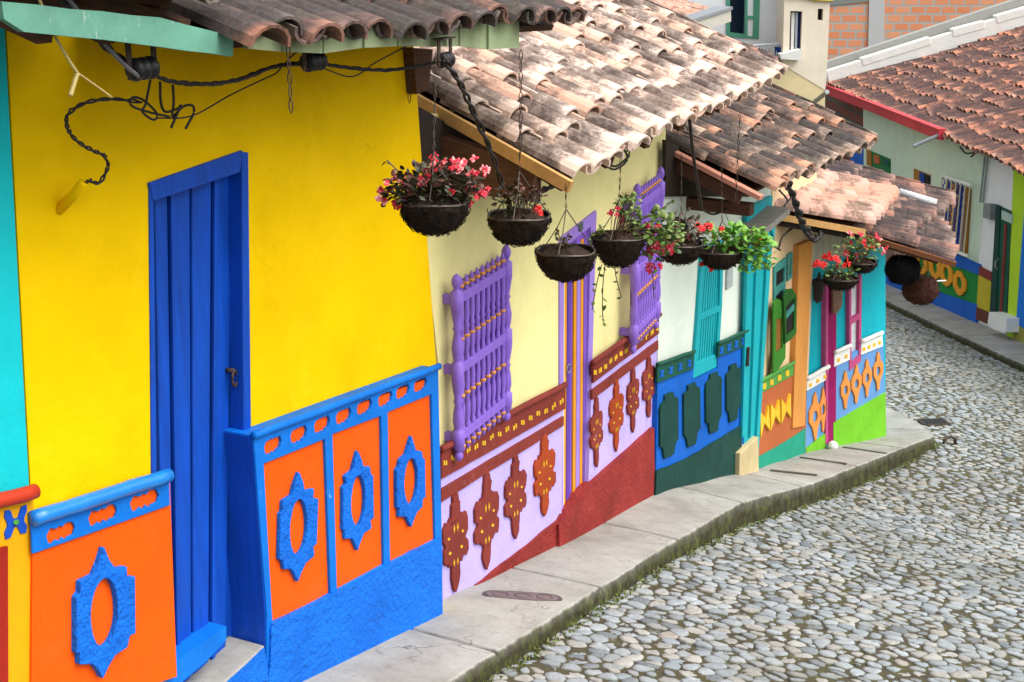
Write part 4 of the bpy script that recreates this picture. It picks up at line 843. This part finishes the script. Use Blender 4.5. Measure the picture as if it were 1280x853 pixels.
# white flashing along the verge of the far roof
wp=thing('white_parapet',FE0,'white rendered parapet sloping along the upper verge of the far tiled roof','parapet')
p=FE0-FF.d*.15+uf*.0+Z*.18; q=p+uf*10
mb=MB(); beam(mb,p-Z*.10,q-Z*.10+Z*.2,.25,.66); mb.build('render',whi,wp,bev=.02)
p2=p-FF.d*.35+Z*.22; q2=p2+uf*10+Z*.40
mb=MB(); beam(mb,p2-Z*.12,q2-Z*.12,.3,.62); mb.build('mortar_band',plain('rough_mortar','#a8a8a2',.85,.95),wp)
for k0,ln,hz_ in ((.9,1.9,.20),(3.4,.9,.28),(4.6,3.3,.30)):
    mb=MB(); c=p+uf*k0+Z*hz_; beam(mb,c,c+uf*ln+Z*R.uniform(-.05,.05),.28,.22)
    mb.build('coping_block',whi,wp,bev=.02)
# ================================================================== hanging baskets
def bowl_mat(name,a,b):
    t=NT(name); n=t.noise(30,6,.8,vec=t.map((1,1,.5))); t_=t.ramp(n,[(.35,col(a,.8)),(.6,col(b,.8)),(.78,col('#3f4a20',.6))]); t.bump(n,1.0,.02); M_[name]=t.done(t_,.95,.15); return M_[name]
coir=bowl_mat('coir_dark','#1a1512','#3a2f26'); coirb=bowl_mat('coir_brown','#3c211a','#5a3a2e'); soil=bowl_mat('potting_soil','#2a211c','#4a3c34')
def leafmat(name,a,b,c):
    t=NT(name); r=t.attr('rnd'); t_=t.ramp(r,[(0,col(a,.9)),(.5,col(b,.9)),(1,col(c,.9))]); n=t.noise(60,3,.6); t_=t.mix(t.math('MULTIPLY',n,.3),t_,col(a,.7)); M_[name]=t.done(t_,.5,.4); return M_[name]
lf_dark=leafmat('leaf_bronze','#2c2420','#3e4428','#6a3a30'); lf_green=leafmat('leaf_green','#3f7a26','#6fae3c','#9ccc52'); lf_mid=leafmat('leaf_mixed','#35501f','#6a8a38','#8f9c58')
fl_pink=leafmat('petal_pink','#d0142a','#e8384c','#f6c4c0'); fl_red=leafmat('petal_red','#c80f14','#ea2320','#f04a48'); fl_fuch=leafmat('petal_fuchsia','#b01048','#e0243a','#e86a7c'); wire=plain('basket_wire','#5a5148',.8,.5,.6); stem_m=plain('plant_stem','#5a4032',.8)
def leaf(mb,p,d,nrm_,L,Wd,rv):
    d=d/np.linalg.norm(d); s=np.cross(d,nrm_); s/=np.linalg.norm(s)+1e-9; n=np.cross(s,d)
    mb.add([p,p+d*L*.35+s*Wd*.5-n*L*.04,p+d*L*.75+s*Wd*.38-n*L*.08,p+d*L-n*L*.16,p+d*L*.75-s*Wd*.38-n*L*.08,p+d*L*.35-s*Wd*.5-n*L*.04,p+d*L*.5+n*Wd*.12],[(0,1,6),(1,2,6),(2,3,6),(3,4,6),(4,5,6),(5,0,6)],rv)
def flower(mb,p,d,r,n,rr,rvs):
    x,y,d=frame_of(d)
    for k in range(n):
        a=2*math.pi*(k+rr.uniform(-.2,.2))/n; e=x*math.cos(a)+y*math.sin(a)+d*.35; leaf(mb,p,e,d,r*rr.uniform(.8,1.15),r*.75,rvs[0]+(rvs[1]-rvs[0])*rr.random())
    leaf(mb,p,d+x*.2,x,r*.45,r*.4,.6)
def rv3(rr): 
    v=np.array([rr.gauss(0,1) for _ in range(3)]); return v/np.linalg.norm(v)
def basket(c,Rm,H,label,hang=None,tilt=0.0,foliage=(),flowers=(),stems=(),seed=0,body=None,name='hanging_basket',round_=False,nw=3):
    """c: centre of the rim; foliage: (material, count, (dx,dy,dz) centre, (rx,ry,rz), leaf length); flowers: (material, count, centre, spread, radius, petals)"""
    rr=random.Random(seed); t=thing(name,c,label,'hanging basket','planted baskets hanging along the eaves')
    ex=FY.d; ey=FY.n
    mb=MB(); N=34; prof=[(1.0,0),(1.01,-.05),(1.0,-.14),(.985,-.25),(.95,-.37),(.91,-.5),(.84,-.63),(.75,-.75),(.62,-.88),(.45,-.96),(.25,-.99),(.02,-1.0)] if not round_ else [(.5,.62),(.8,.5),(1,.12),(1.02,-.2),(.95,-.52),(.75,-.8),(.4,-.97),(.02,-1.0)]
    vs=[];fs=[]
    for (r,z) in prof:
        for k in range(N):
            a=2*math.pi*k/N; q=1+.10*mnoise.noise(Vector((math.cos(a)*2+seed,math.sin(a)*2,z*3)))+.05*mnoise.noise(Vector((math.cos(a)*7+seed,math.sin(a)*7,z*9)))
            vs.append(c+np.array([math.cos(a)*r*Rm*q,math.sin(a)*r*Rm*q,z*H*(1+.04*rr.uniform(-1,1))]))
    for i in range(len(prof)-1):
        for k in range(N): fs.append((i*N+k,i*N+(k+1)%N,(i+1)*N+(k+1)%N,(i+1)*N+k))
    if round_: fs.append(tuple(range(N)))
    mb.add(vs,fs); mb.build('bowl',body or coir,t,smooth=True)
    fb=MB()
    for _ in range(900):
        i=rr.randrange(len(vs)//N-1)*N+rr.randrange(N); p=np.array(vs[i])+(np.array(vs[min(i+N,len(vs)-1)])-np.array(vs[i]))*rr.random(); o_=p-c; o_=o_/np.linalg.norm(o_)
        tg=np.cross(o_,rv3(rr)); tg/=np.linalg.norm(tg)+1e-9; ln=Rm*rr.uniform(.10,.30); wd=tg*.0016; dd=np.cross(o_,tg)
        fb.add([p-wd,p+wd,p+dd*ln*.6+o_*ln*.20,p+dd*ln+o_*ln*.12],[(0,1,2),(2,1,3)])
    fo_=fb.build('coir_fibres',coir if body is None else body,t); fo_['kind']='stuff'
    if not round_:
        mb=MB(); tube(mb,[c+np.array([math.cos(a)*Rm*1.01,math.sin(a)*Rm*1.01,.004*math.sin(3*a)]) for a in np.linspace(0,2*math.pi,29)],.006,5); mb.build('rim_wire',wire,t)
        mb=MB(); vs=[c+Z*.012]; 
        for q,z in ((.5,.01),(.97,-.02)):
            for k in range(18):
                a=2*math.pi*k/18; vs.append(c+np.array([math.cos(a)*q*Rm,math.sin(a)*q*Rm,z+rr.uniform(-.012,.014)]))
        fs=[(0,1+k,1+(k+1)%18) for k in range(18)]+[(1+k,19+k,19+(k+1)%18,1+(k+1)%18) for k in range(18)]
        mb.add(vs,fs); mb.build('soil',soil,t)
    if hang is not None:
        hook=c*1.0; hook[2]=min(c[2]+Rm*1.45,hang[2]-.02); mb=MB()
        for k in range(nw):
            a=2*math.pi*k/nw+.5+seed; tube(mb,[c+np.array([math.cos(a)*Rm,math.sin(a)*Rm,0]),c+np.array([math.cos(a)*Rm*.45+.004,math.sin(a)*Rm*.45,(hook[2]-c[2])*.52]),hook],.003,4)
        # chain of small links up to the eave
        n=max(2,int((hang[2]-hook[2])/.05)); 
        for k in range(n):
            p=hook+(hang-hook)*(k/n); q=hook+(hang-hook)*((k+.9)/n); s=(ex if k%2 else ey)*.006
            tube(mb,[p,(p+q)/2+s,q,(p+q)/2-s,p],.0022,4)
        mb.build('hanger',wire,t)
    if foliage or stems:
        mb=MB(); sm=MB()
        for (mt,cnt,ce,sp,ll) in foliage:
            for k in range(cnt):
                v=rv3(rr)*rr.random()**.45; p=c+np.array(ce)+np.array([v[0]*sp[0],v[1]*sp[1],v[2]*sp[2]])
                out=np.array([v[0],v[1],.35+.3*v[2]])+rv3(rr)*.6
                leaf(mb,p,out,rv3(rr)*.6+Z,ll*rr.uniform(.6,1.25),ll*rr.uniform(.55,.9),min(1,max(0,rr.gauss(.45+.25*v[2],.28))))
                if k%4==0:
                    b=c+np.array([v[0]*Rm*.4,v[1]*Rm*.4,-.01]); tube(sm,[b,(b+p)/2+Z*.03,p],.0022,3,False)
        for pts in stems:
            pts=smooth([c+np.array(q) for q in pts],4); tube(sm,pts,.0028,4,False)
            for q in pts[2:]:
                if rr.random()<.75: leaf(mb,q,rv3(rr)-Z*.3,Z+rv3(rr)*.5,.035*rr.uniform(.7,1.3),.022,rr.random())
        if mb.v: mb.build('foliage',foliage[0][0] if foliage else lf_mid,t)
        if sm.v: sm.build('stems',stem_m,t)
    if flowers:
        mbs={}
        for (mt,cnt,ce,sp,rd,pn) in flowers:
            mb=mbs.setdefault(mt.name,(MB(),mt))[0]
            for k in range(cnt):
                v=rv3(rr); p=c+np.array(ce)+np.array([v[0]*sp[0],v[1]*sp[1],v[2]*sp[2]])
                for j in range(rr.choice((1,2,2,3))): flower(mb,p+rv3(rr)*rd*.9,np.array([v[0]*.5+.2,-.8,.3+v[2]*.4])+rv3(rr)*.5,rd*rr.uniform(.75,1.2),pn,rr,(rr.choice((0,.0,.35)),rr.choice((.5,.9,1))))
        for mb,mt in mbs.values(): mb.build('blossoms',mt,t)
    return t
B1=FY.P(543,251,.80); D1=B1[1]*ct-B1[2]*st; m1=D1/F   # metres per pixel at the first basket
def off3(m,du,dv,dn=0.0): 
    """pixel-sized offset in metres: right/up on the view-facing plane of the street"""
    return (du*m*.92, dn+du*m*.12, -dv*m)
basket(B1,42*m1,40*m1,'basket of pink and red begonias in front of the yellow wall corner',hang=FY.P(545,62,.74),seed=2,
  foliage=[(lf_dark,330,off3(m1,0,-20),(.18,.14,.095),.04),(lf_green,14,off3(m1,0,-22),(.12,.12,.07),.035),(lf_dark,60,off3(m1,-38,-14),(.09,.08,.06),.04),(lf_dark,60,off3(m1,40,-16),(.09,.08,.07),.04)],
  flowers=[(fl_pink,10,off3(m1,-45,-12),(.09,.06,.05),.0185,4),(fl_pink,24,off3(m1,32,-24),(.13,.09,.10),.0185,4),(fl_pink,13,off3(m1,0,-38),(.15,.09,.05),.0185,4),(fl_pink,6,off3(m1,58,-20),(.05,.05,.09),.0185,4)],
  stems=[((-.05,0,0),off3(m1,-40,-30),off3(m1,-62,-52)),((-.05,0,0),off3(m1,-50,-20),off3(m1,-72,4))])
def place(f,u,v,off): p=f.P(u,v,off); return p,(p[1]*ct-p[2]*st)/F
c,m=place(FH,649,269,.82)
basket(c,38*m,35*m,'dark basket with bronze begonia stems hanging second along the eave',hang=FH.P(650,150,.84),seed=4,foliage=[(lf_dark,110,off3(m,-4,-16),(.10,.08,.10),.035),(lf_green,6,off3(m,-12,-18),(.04,.04,.04),.035),(lf_dark,16,off3(m,22,-18),(.05,.05,.06),.03)],flowers=[(fl_red,2,off3(m,24,-2),(.015,.02,.01),.02,5)],stems=[((.02,0,0),off3(m,24,-14),off3(m,30,-34)),((-.02,0,0),off3(m,-14,-24),off3(m,-14,-38))])
c,m=place(FH,707,313,.82)
basket(c,36*m,37*m,'nearly bare basket of dry soil in front of the striped purple door',hang=FH.P(707,228,.86),seed=6,foliage=[(lf_dark,16,off3(m,-6,-8),(.05,.05,.05),.03)],stems=[((0,0,0),off3(m,-8,-16),off3(m,-12,-28)),((0,0,0),off3(m,0,-12),off3(m,4,-22))])
c,m=place(FH,773,295,.82)
basket(c,32*m,37*m,'basket of trailing fuchsias before the second purple window grille',hang=FH.P(776,196,.84),seed=8,
  foliage=[(lf_mid,220,off3(m,50,0),(.17,.11,.15),.048),(lf_mid,90,off3(m,12,-38),(.10,.08,.08),.035),(lf_mid,40,off3(m,-26,8),(.06,.06,.10),.035)],
  flowers=[(fl_fuch,10,off3(m,54,4),(.11,.07,.10),.024,4),(fl_fuch,4,off3(m,-12,30),(.10,.05,.04),.02,4),(fl_fuch,3,off3(m,-6,-26),(.05,.05,.05),.02,4),(fl_fuch,4,off3(m,50,36),(.06,.05,.06),.02,4)],
  stems=[((-.03,-.1,.02),off3(m,-18,40),off3(m,-20,90),off3(m,-18,112)),((.0,-.1,.02),off3(m,-4,40),off3(m,6,80)),((-.05,-.1,.0),off3(m,-26,50),off3(m,-34,95)),((.1,-.05,.02),off3(m,46,40),off3(m,52,82)),((0,0,0),off3(m,30,-20),off3(m,60,-34),off3(m,74,-44)),((-.05,-.05,0),off3(m,-28,-10),off3(m,-30,30))])
c,m=place(FM,850,304,.86)
basket(c,28*m,25*m,'shaggy bronze leaved basket between the fuchsias and the green geranium',hang=FM.P(852,190,.84),seed=10,foliage=[(lf_dark,150,off3(m,2,-16),(.16,.12,.13),.045),(lf_mid,30,off3(m,-16,-10),(.08,.08,.10),.04)],flowers=[(fl_red,6,off3(m,-12,2),(.14,.08,.07),.026,5),(fl_fuch,4,off3(m,-20,8),(.08,.06,.06),.024,4)])
c,m=place(FM,901,313,.86)
basket(c,26*m,22*m,'basket of fresh green geraniums with red heads by the teal door',hang=FM.P(902,205,.84),seed=12,foliage=[(lf_green,210,off3(m,20,-10),(.26,.13,.12),.062),(lf_green,130,off3(m,44,6),(.16,.11,.15),.058)],flowers=[(fl_red,9,off3(m,-14,-24),(.10,.05,.04),.028,5),(fl_red,2,off3(m,52,-14),(.03,.03,.02),.03,5),(fl_red,4,off3(m,-18,16),(.06,.05,.04),.026,5)],stems=[((.1,0,0),off3(m,46,10),off3(m,60,10))])
c,m=place(FT,1051,347,1.0)
basket(c,21*m,14*m,'woven basket of red geraniums in front of the turquoise wall',hang=FT.P(1052,292,1.0),seed=14,foliage=[(lf_mid,80,off3(m,-2,-6),(.17,.12,.09),.05)],flowers=[(fl_red,10,off3(m,-10,-20),(.11,.07,.06),.034,5),(fl_red,3,off3(m,-32,-18),(.04,.04,.03),.03,5)])
c,m=place(FT,1076,327,1.05)
basket(c,19*m,13*m,'pink begonia basket behind the red geraniums on the turquoise corner',hang=FT.P(1077,296,1.05),seed=16,foliage=[(lf_mid,120,off3(m,-4,-14),(.22,.14,.12),.05),(lf_dark,30,off3(m,0,-14),(.2,.14,.12),.05)],flowers=[(fl_pink,14,off3(m,0,-20),(.24,.12,.12),.03,4),(fl_red,4,off3(m,0,-18),(.12,.08,.05),.03,5)])
FX=Fac(pF,(pF[0]+FT.d[0],pF[1]+FT.d[1]))
c,m=place(FT,1129,334,.95)
basket(c,21*m,21*m,'round black basket hanging under the corner of the last roof',hang=c+Z*.62,seed=18,round_=True,body=bowl_mat('coir_black','#0b0a0b','#171416'))
c,m=place(FT,1151,359,1.0)
basket(c,21*m,21*m,'round reddish brown basket hanging lowest, beside the round black one',hang=c+Z*.75,seed=20,round_=True,body=coirb)
# ================================================================== cables, chains, small fittings
cabm=plain('cable_black','#241e1c',.9,.6); cabg=plain('cable_grey','#6a6a70',.8,.5); rope=plain('yellow_rope','#d8c07a',.8)
def cable(f,pts,off,r,label,mat=cabm,twist=1,name='cable',k=7,seed=0,offs=None):
    P=[f.P(u,v,off if offs is None else offs[i]) for i,(u,v) in enumerate(pts)]; P=smooth(P,k); mb=MB()
    if twist==1: tube(mb,P,r,7)
    else:
        for q in range(twist):
            T=[]
            for i,p in enumerate(P):
                d=P[min(i+1,len(P)-1)]-P[max(i-1,0)]; x,y,_=frame_of(d if np.linalg.norm(d)>1e-9 else Z); a=i*.75+2*math.pi*q/twist; w=r*(1.15+.9*mnoise.noise(Vector((i*.25,seed,q))))
                T.append(p+(x*math.cos(a)+y*math.sin(a))*w)
            tube(mb,T,r,6)
    return tag(mb.build(name,mat,None,smooth=True),label,'cable')
cable(FY,[(178,88),(215,102),(262,105),(300,99),(345,83),(392,78)],.50,.0045,'thick twisted black cable along the yellow wall between the two near insulators',twist=3,k=10)
cable(FY,[(392,78),(430,84),(480,88),(522,83),(556,76)],.50,.0043,'twisted black cable along the yellow eave towards the roof corner',twist=3,k=10,seed=3)
cable(FY,[(70,-8),(112,38),(150,72),(178,90)],.55,.0065,'black cable coming down from above the green fascia to the insulator',twist=2,k=9)
cable(FY,[(80,-8),(118,40),(152,78),(176,98)],.60,.007,'grey cable running down beside the black one to the first insulator',mat=cabg)
cable(FY,[(46,-8),(66,40),(84,72),(97,92)],.60,.005,'pale yellow rope hanging over the green fascia with a knot',mat=rope,name='rope')
cable(FY,[(97,92),(93,104),(88,120)],.60,.007,'frayed tail end of the pale yellow rope',mat=rope,name='rope')
cable(FY,[(98,92),(118,106),(140,122)],.60,.003,'thin yellow cord pulled sideways from the rope knot',mat=rope,name='rope')
cable(FY,[(176,128),(140,124),(108,128),(86,142),(84,158),(94,174),(112,186),(130,194)],.30,.004,'twisted lead looping away from the insulator over the yellow wall',twist=2,k=8)
cable(FY,[(130,194),(135,208),(124,228),(112,226),(106,230)],.12,.004,'loose wire loop at the mouth of the yellow conduit',twist=2,k=8)
cable(FY,[(188,100),(182,130),(178,140),(192,150),(196,142),(180,126),(166,122),(164,132),(185,140),(212,146)],.35,.0045,'tangle of black wire loops below the first insulator')
cable(FY,[(200,102),(201,128),(207,140),(222,136),(226,132),(220,146),(214,160)],.35,.005,'hooked black wire end hanging left of its twin')
cable(FY,[(216,106),(217,128),(216,146),(228,134),(240,132),(242,142),(232,161)],.34,.005,'bent black wire end curling highest to the right of its twin')
cable(FY,[(195,148),(240,145),(290,118),(345,92)],.32,.003,'thin single wire sagging up to the second insulator')
cable(FY,[(345,92),(370,66),(392,60)],.50,.003,'thin wire rising to the pale board above the second insulator')
cable(FY,[(400,84),(440,96),(470,78),(508,58)],.48,.003,'thin wire drooping right of the second insulator to the eave')
cable(FY,[(556,76),(576,106),(592,140),(612,186),(628,232)],.75,.0075,'heavy black cable dropping from the corner insulator past the red begonias',twist=2,k=9,offs=[.74,.76,.76,.74,.66])
cable(FH,[(628,234),(648,240),(672,240),(690,232),(704,230)],.35,.010,'black cable under the end of the gable beam over the pale yellow wall',twist=2,k=8)
cable(FH,[(752,203),(768,212),(784,200),(778,186),(764,190),(760,202),(770,208),(786,196)],.55,.007,'coil of black wire below the bleached tile eave')
cable(FH,[(786,196),(788,186),(796,184),(772,192),(760,184)],.58,.005,'loose wire end poking out of the coil at the eave')
cable(FM,[(862,150),(866,190),(872,230),(877,262)],.70,.012,'black cable falling from the bleached eave to the shaggy basket')
cable(FM,[(877,262),(892,268),(906,262),(916,256)],.35,.009,'black cable stub across the mint wall above the geraniums')
cable(FM,[(905,262),(912,280),(918,290)],.05,.003,'hairline wire on the mint wall left of the teal door')
cable(FC,[(985,228),(994,252),(1002,274),(1010,292)],.75,.016,'black cable dropping over the salmon tiles to the amber pillar',twist=2,k=8)
cable(FC,[(1010,292),(1018,300),(1026,290)],.35,.018,'knotted black cable at the head of the amber pillar',twist=2,k=8)
cable(FC,[(992,284),(978,296),(973,310),(966,306),(975,313)],.10,.010,'bent black wire on the shaded peach wall')
cable(FM,[(974,238),(984,250),(980,258),(990,244),(982,236)],.82,.008,'small wire tangle on the eave corner before the salmon tiles')
cable(FT,[(1146,354),(1164,352),(1182,351)],.9,.008,'short white wire behind the two round baskets',mat=whi)
cable(FF,[(1200,184),(1208,192),(1220,190),(1214,196)],.35,.02,'dark wire bundle under the far tiled eave')
def insulator(f,u,v,off,label,sc=1.0):
    c=f.P(u,v,off); t=thing('cable_insulator',c,label,'insulator','spool insulators under the near eave'); mb=MB(); a=FY.d
    lathe(mb,c-a*.055*sc,c+a*.055*sc,[(0,.03*sc),(.08,.042*sc),(.2,.042*sc),(.3,.028*sc),(.42,.04*sc),(.5,.042*sc),(.58,.04*sc),(.7,.028*sc),(.8,.042*sc),(.92,.042*sc),(1,.03*sc)],14); mb.build('spool',black,t,smooth=True)
    mb=MB()
    for s in (-1,1): beam(mb,c+a*.065*s*sc-Z*.03,c+a*.065*s*sc+Z*.09,.022,.006,up=FY.n)
    tube(mb,[c-a*.075*sc,c+a*.075*sc],.008,6); beam(mb,c-a*.07*sc+Z*.092,c+a*.07*sc+Z*.092,.05,.006); mb.build('bracket',iron,t)
insulator(FY,178,86,.58,'large black spool insulator hanging under the green fascia board',.9)
insulator(FY,392,77,.58,'small black insulator under the pale boards midway along the yellow eave',.9)
insulator(FY,556,75,.70,'black insulator at the outer corner of the yellow eave',.8)
pi_=MB(); tube(pi_,[FY.P(104,229,.12),FY.P(92,244,.06),FY.P(74,263,.0)],.018,10); tag(pi_.build('conduit',yel,None,smooth=True),'short yellow conduit stub sticking out of the yellow wall','conduit')
def chain(f,u0,v0,v1,off,label):
    p=f.P(u0,v0,off);q=f.P(u0,v1,off);q=np.array([p[0],p[1],q[2]]); mb=MB(); n=max(3,int((p[2]-q[2])/.045))
    for k in range(n):
        a=p+(q-p)*k/n;b=p+(q-p)*(k+1.15)/n; s=(FY.d if k%2 else FY.n)*.008
        tube(mb,[a,a*.7+b*.3+s,a*.3+b*.7+s,b,a*.3+b*.7-s,a*.7+b*.3-s,a],.0025,5)
    tag(mb.build('hanging_chain',iron,None,smooth=True),label,'chain')
chain(FY,360,54,140,.70,'empty rusty chain hanging in front of the yellow wall')
chain(FY,511,88,128,.05,'short rusty chain at the top corner of the yellow wall')
chain(FH,651,62,190,.95,'empty chain hanging over the bleached tiles')
chain(FM,1001-76,140,250,.9,'thin empty chain hanging over the mixed lichen tiles')
chain(FM,929,262,275,.3,'short chain end on the mint wall')
# sidewalk fittings
inn_a=np.array(inn)
def onwalk(u,v):
    p=kerbpt(u,v)
    for _ in range(6):
        dv=ko[:,:2]-inn_a[:,:2]; t_=np.clip(((p[:2]-inn_a[:,:2])*dv).sum(1)/(dv**2).sum(1),0,1)
        q=inn_a+(ko-inn_a)*t_[:,None]; i=np.argmin(np.linalg.norm(q[:,:2]-p[:2],axis=1)); r=ray(u,v); p=r*(q[i][2]/r[2])
    return p
p0,p1,p2,p3=[onwalk(*q) for q in ((600,741),(612,748),(704,752),(700,745))]
t=thing('meter_cover',(p0+p2)/2,'oval iron utility cover set in the sidewalk below the lilac wall','cover')
cx=(onwalk(603,744)+onwalk(703,750))/2; ax=(onwalk(703,750)-onwalk(603,744)); La=np.linalg.norm(ax)/2; ax/=np.linalg.norm(ax); bx=np.cross(Z,ax); bx/=np.linalg.norm(bx)
def oval(La,Wb,h,z0):
    mb=MB(); ang=np.linspace(0,2*math.pi,40,endpoint=False); sgn=lambda x:math.copysign(1,x)
    ring=[cx+ax*La*sgn(math.cos(a))*abs(math.cos(a))**.35+bx*Wb*math.sin(a)+Z*z0 for a in ang]; n=len(ring)
    mb.add(ring+[p+Z*h for p in ring],[tuple(range(n,2*n))]+[(i,(i+1)%n,(i+1)%n+n,i+n) for i in range(n)]); return mb
oval(La,.062,.03,-.022).build('frame',plain('iron_dark','#5a4f50',.8,.6),t)
oval(La*.9,.045,.03,-.018).build('lid',plain('iron_lid','#7a686a',.8,.6),t)
mb=MB()
for k in (-.55,0,.55): tube(mb,[cx+ax*La*k+(ax*math.cos(a)*.05+bx*math.sin(a)*.03)+Z*.012 for a in np.linspace(0,6.283,15)],.004,5)
mb.build('raised_lettering_ring',plain('iron_dark','#5a4f50',.8,.6),t)
for i,(a,b,lb) in enumerate((((963,589),(1021,595),'long dark drain slot in the sidewalk before the jade base'),((1000,573),(1058,581),'middle dark drain slot in the sidewalk beside the peach house'),((1054,560),(1108,568),'farthest dark drain slot in the sidewalk before the lime base'))):
    p=onwalk(*a);q=onwalk(*b); mb=MB(); mid=(p+q)/2; dv=(q-p)/np.linalg.norm(q-p)
    beam(mb,p+Z*.004,q+Z*.004,.03,.02)
    tag(mb.build('drain_slot',plain('slot_dark','#5c574f',.7),None),lb,'drain','drain slots across the far sidewalk')
# drain grate in the road and the bent iron by the kerb
def onroad(u,v):
    z=-6.0
    for _ in range(60):
        r=ray(u,v); p=r*(z/r[2]); z=.5*z+.5*float(zroad(p[:2])[0])
    return p
q=[onroad(*k) for k in ((1149,527),(1178,526),(1186,532),(1156,533))]
t=thing('drain_grate',sum(q)/4,'black iron drain grate in the cobbles beyond the sidewalk corner','grate')
mb=MB(); fr_=[k+Z*.012 for k in q]
for i in range(4): beam(mb,fr_[i],fr_[(i+1)%4],.05,.03)
mb.build('frame',iron,t); mb=MB(); vs=[k-Z*.004 for k in q]; mb.add(vs+[v-Z*.2 for v in vs],[(0,1,2,3),(0,1,5,4),(1,2,6,5),(2,3,7,6),(3,0,4,7)]); mb.build('pit',dark,t)
for k in range(7):
    mb=MB(); s=(k+.5)/7; beam(mb,fr_[0]*(1-s)+fr_[1]*s,fr_[3]*(1-s)+fr_[2]*s,.035,.04); mb.build('bar',black,t)
c=onroad(1186,556); mb=MB(); tube(mb,[c+np.array([-.07,0,.0]),c+np.array([-.06,0,.07]),c+np.array([.02,.02,.10]),c+np.array([.07,0,.08]),c+np.array([.08,0,0])],.022,8); tag(mb.build('iron_stub',iron,None,smooth=True),'bent rusty iron stub in the cobbles at the end of the kerb','stub')
# moss and small weeds at the foot of the kerb
t=MB(); rr=random.Random(3)
for i in range(len(ko)):
    if 3.5<ko[i][1]<16 and rr.random()<.75:
        for _ in range(rr.choice((1,2,5)) if mnoise.noise(Vector((i*.05,0,0)))>-.05 else 1):
            p=ko[i]-Z*kho[i]+np.array([.87,-.48,0])*rr.uniform(.0,.09); p[2]=float(zroad(p[:2])[0])+.012
            for q in range(3): leaf(t,p,rv3(rr)+Z*.9,rv3(rr),rr.uniform(.012,.032),.012,rr.random())
tag(t.build('kerb_weeds',leafmat('weed_green','#4c5a22','#6c7a34','#8f8f58'),None),'short moss and weeds along the foot of the kerb','weeds',kind='stuff')
# ================================================================== light, sky, camera
w=bpy.data.worlds.new('World'); bpy.context.scene.world=w; w.use_nodes=True; nt=w.node_tree; nt.nodes.clear()
so=nt.nodes.new('ShaderNodeOutputWorld'); bg=nt.nodes.new('ShaderNodeBackground'); sk=nt.nodes.new('ShaderNodeTexSky'); hs=nt.nodes.new('ShaderNodeHueSaturation')
EL=math.radians(56); AZ=math.radians(110)
sk.sky_type='NISHITA'; sk.sun_disc=False; sk.sun_elevation=EL; sk.sun_rotation=AZ; sk.dust_density=4; sk.air_density=1.5
hs.inputs['Saturation'].default_value=.25; nt.links.new(sk.outputs[0],hs.inputs['Color']); nt.links.new(hs.outputs[0],bg.inputs[0]); bg.inputs[1].default_value=.15; nt.links.new(bg.outputs[0],so.inputs[0])
sun=bpy.data.lights.new('sun','SUN'); sun.energy=1.35; sun.angle=math.radians(55); sun.color=(1,.965,.92); s=bpy.data.objects.new('sun',sun); C0.objects.link(s)
dirv=Vector((math.sin(AZ)*math.cos(EL),math.cos(AZ)*math.cos(EL),math.sin(EL))); s.rotation_euler=(-dirv).to_track_quat('-Z','Y').to_euler(); s.location=(5,-5,20)
cam=bpy.data.cameras.new('camera'); cam.sensor_width=36; cam.lens=F/1280*36; cam.clip_end=400; cam.clip_start=.05
co=bpy.data.objects.new('camera',cam); C0.objects.link(co); co.rotation_euler=(math.radians(90)-TH,0,0); bpy.context.scene.camera=co
sc=bpy.context.scene; sc.view_settings.view_transform='Standard'; sc.view_settings.look='None'; sc.view_settings.exposure=.88; sc.view_settings.gamma=1
sc.cycles.max_bounces=6; sc.cycles.diffuse_bounces=4
for o in ALL:
    if '_L' in o: del o['_L']
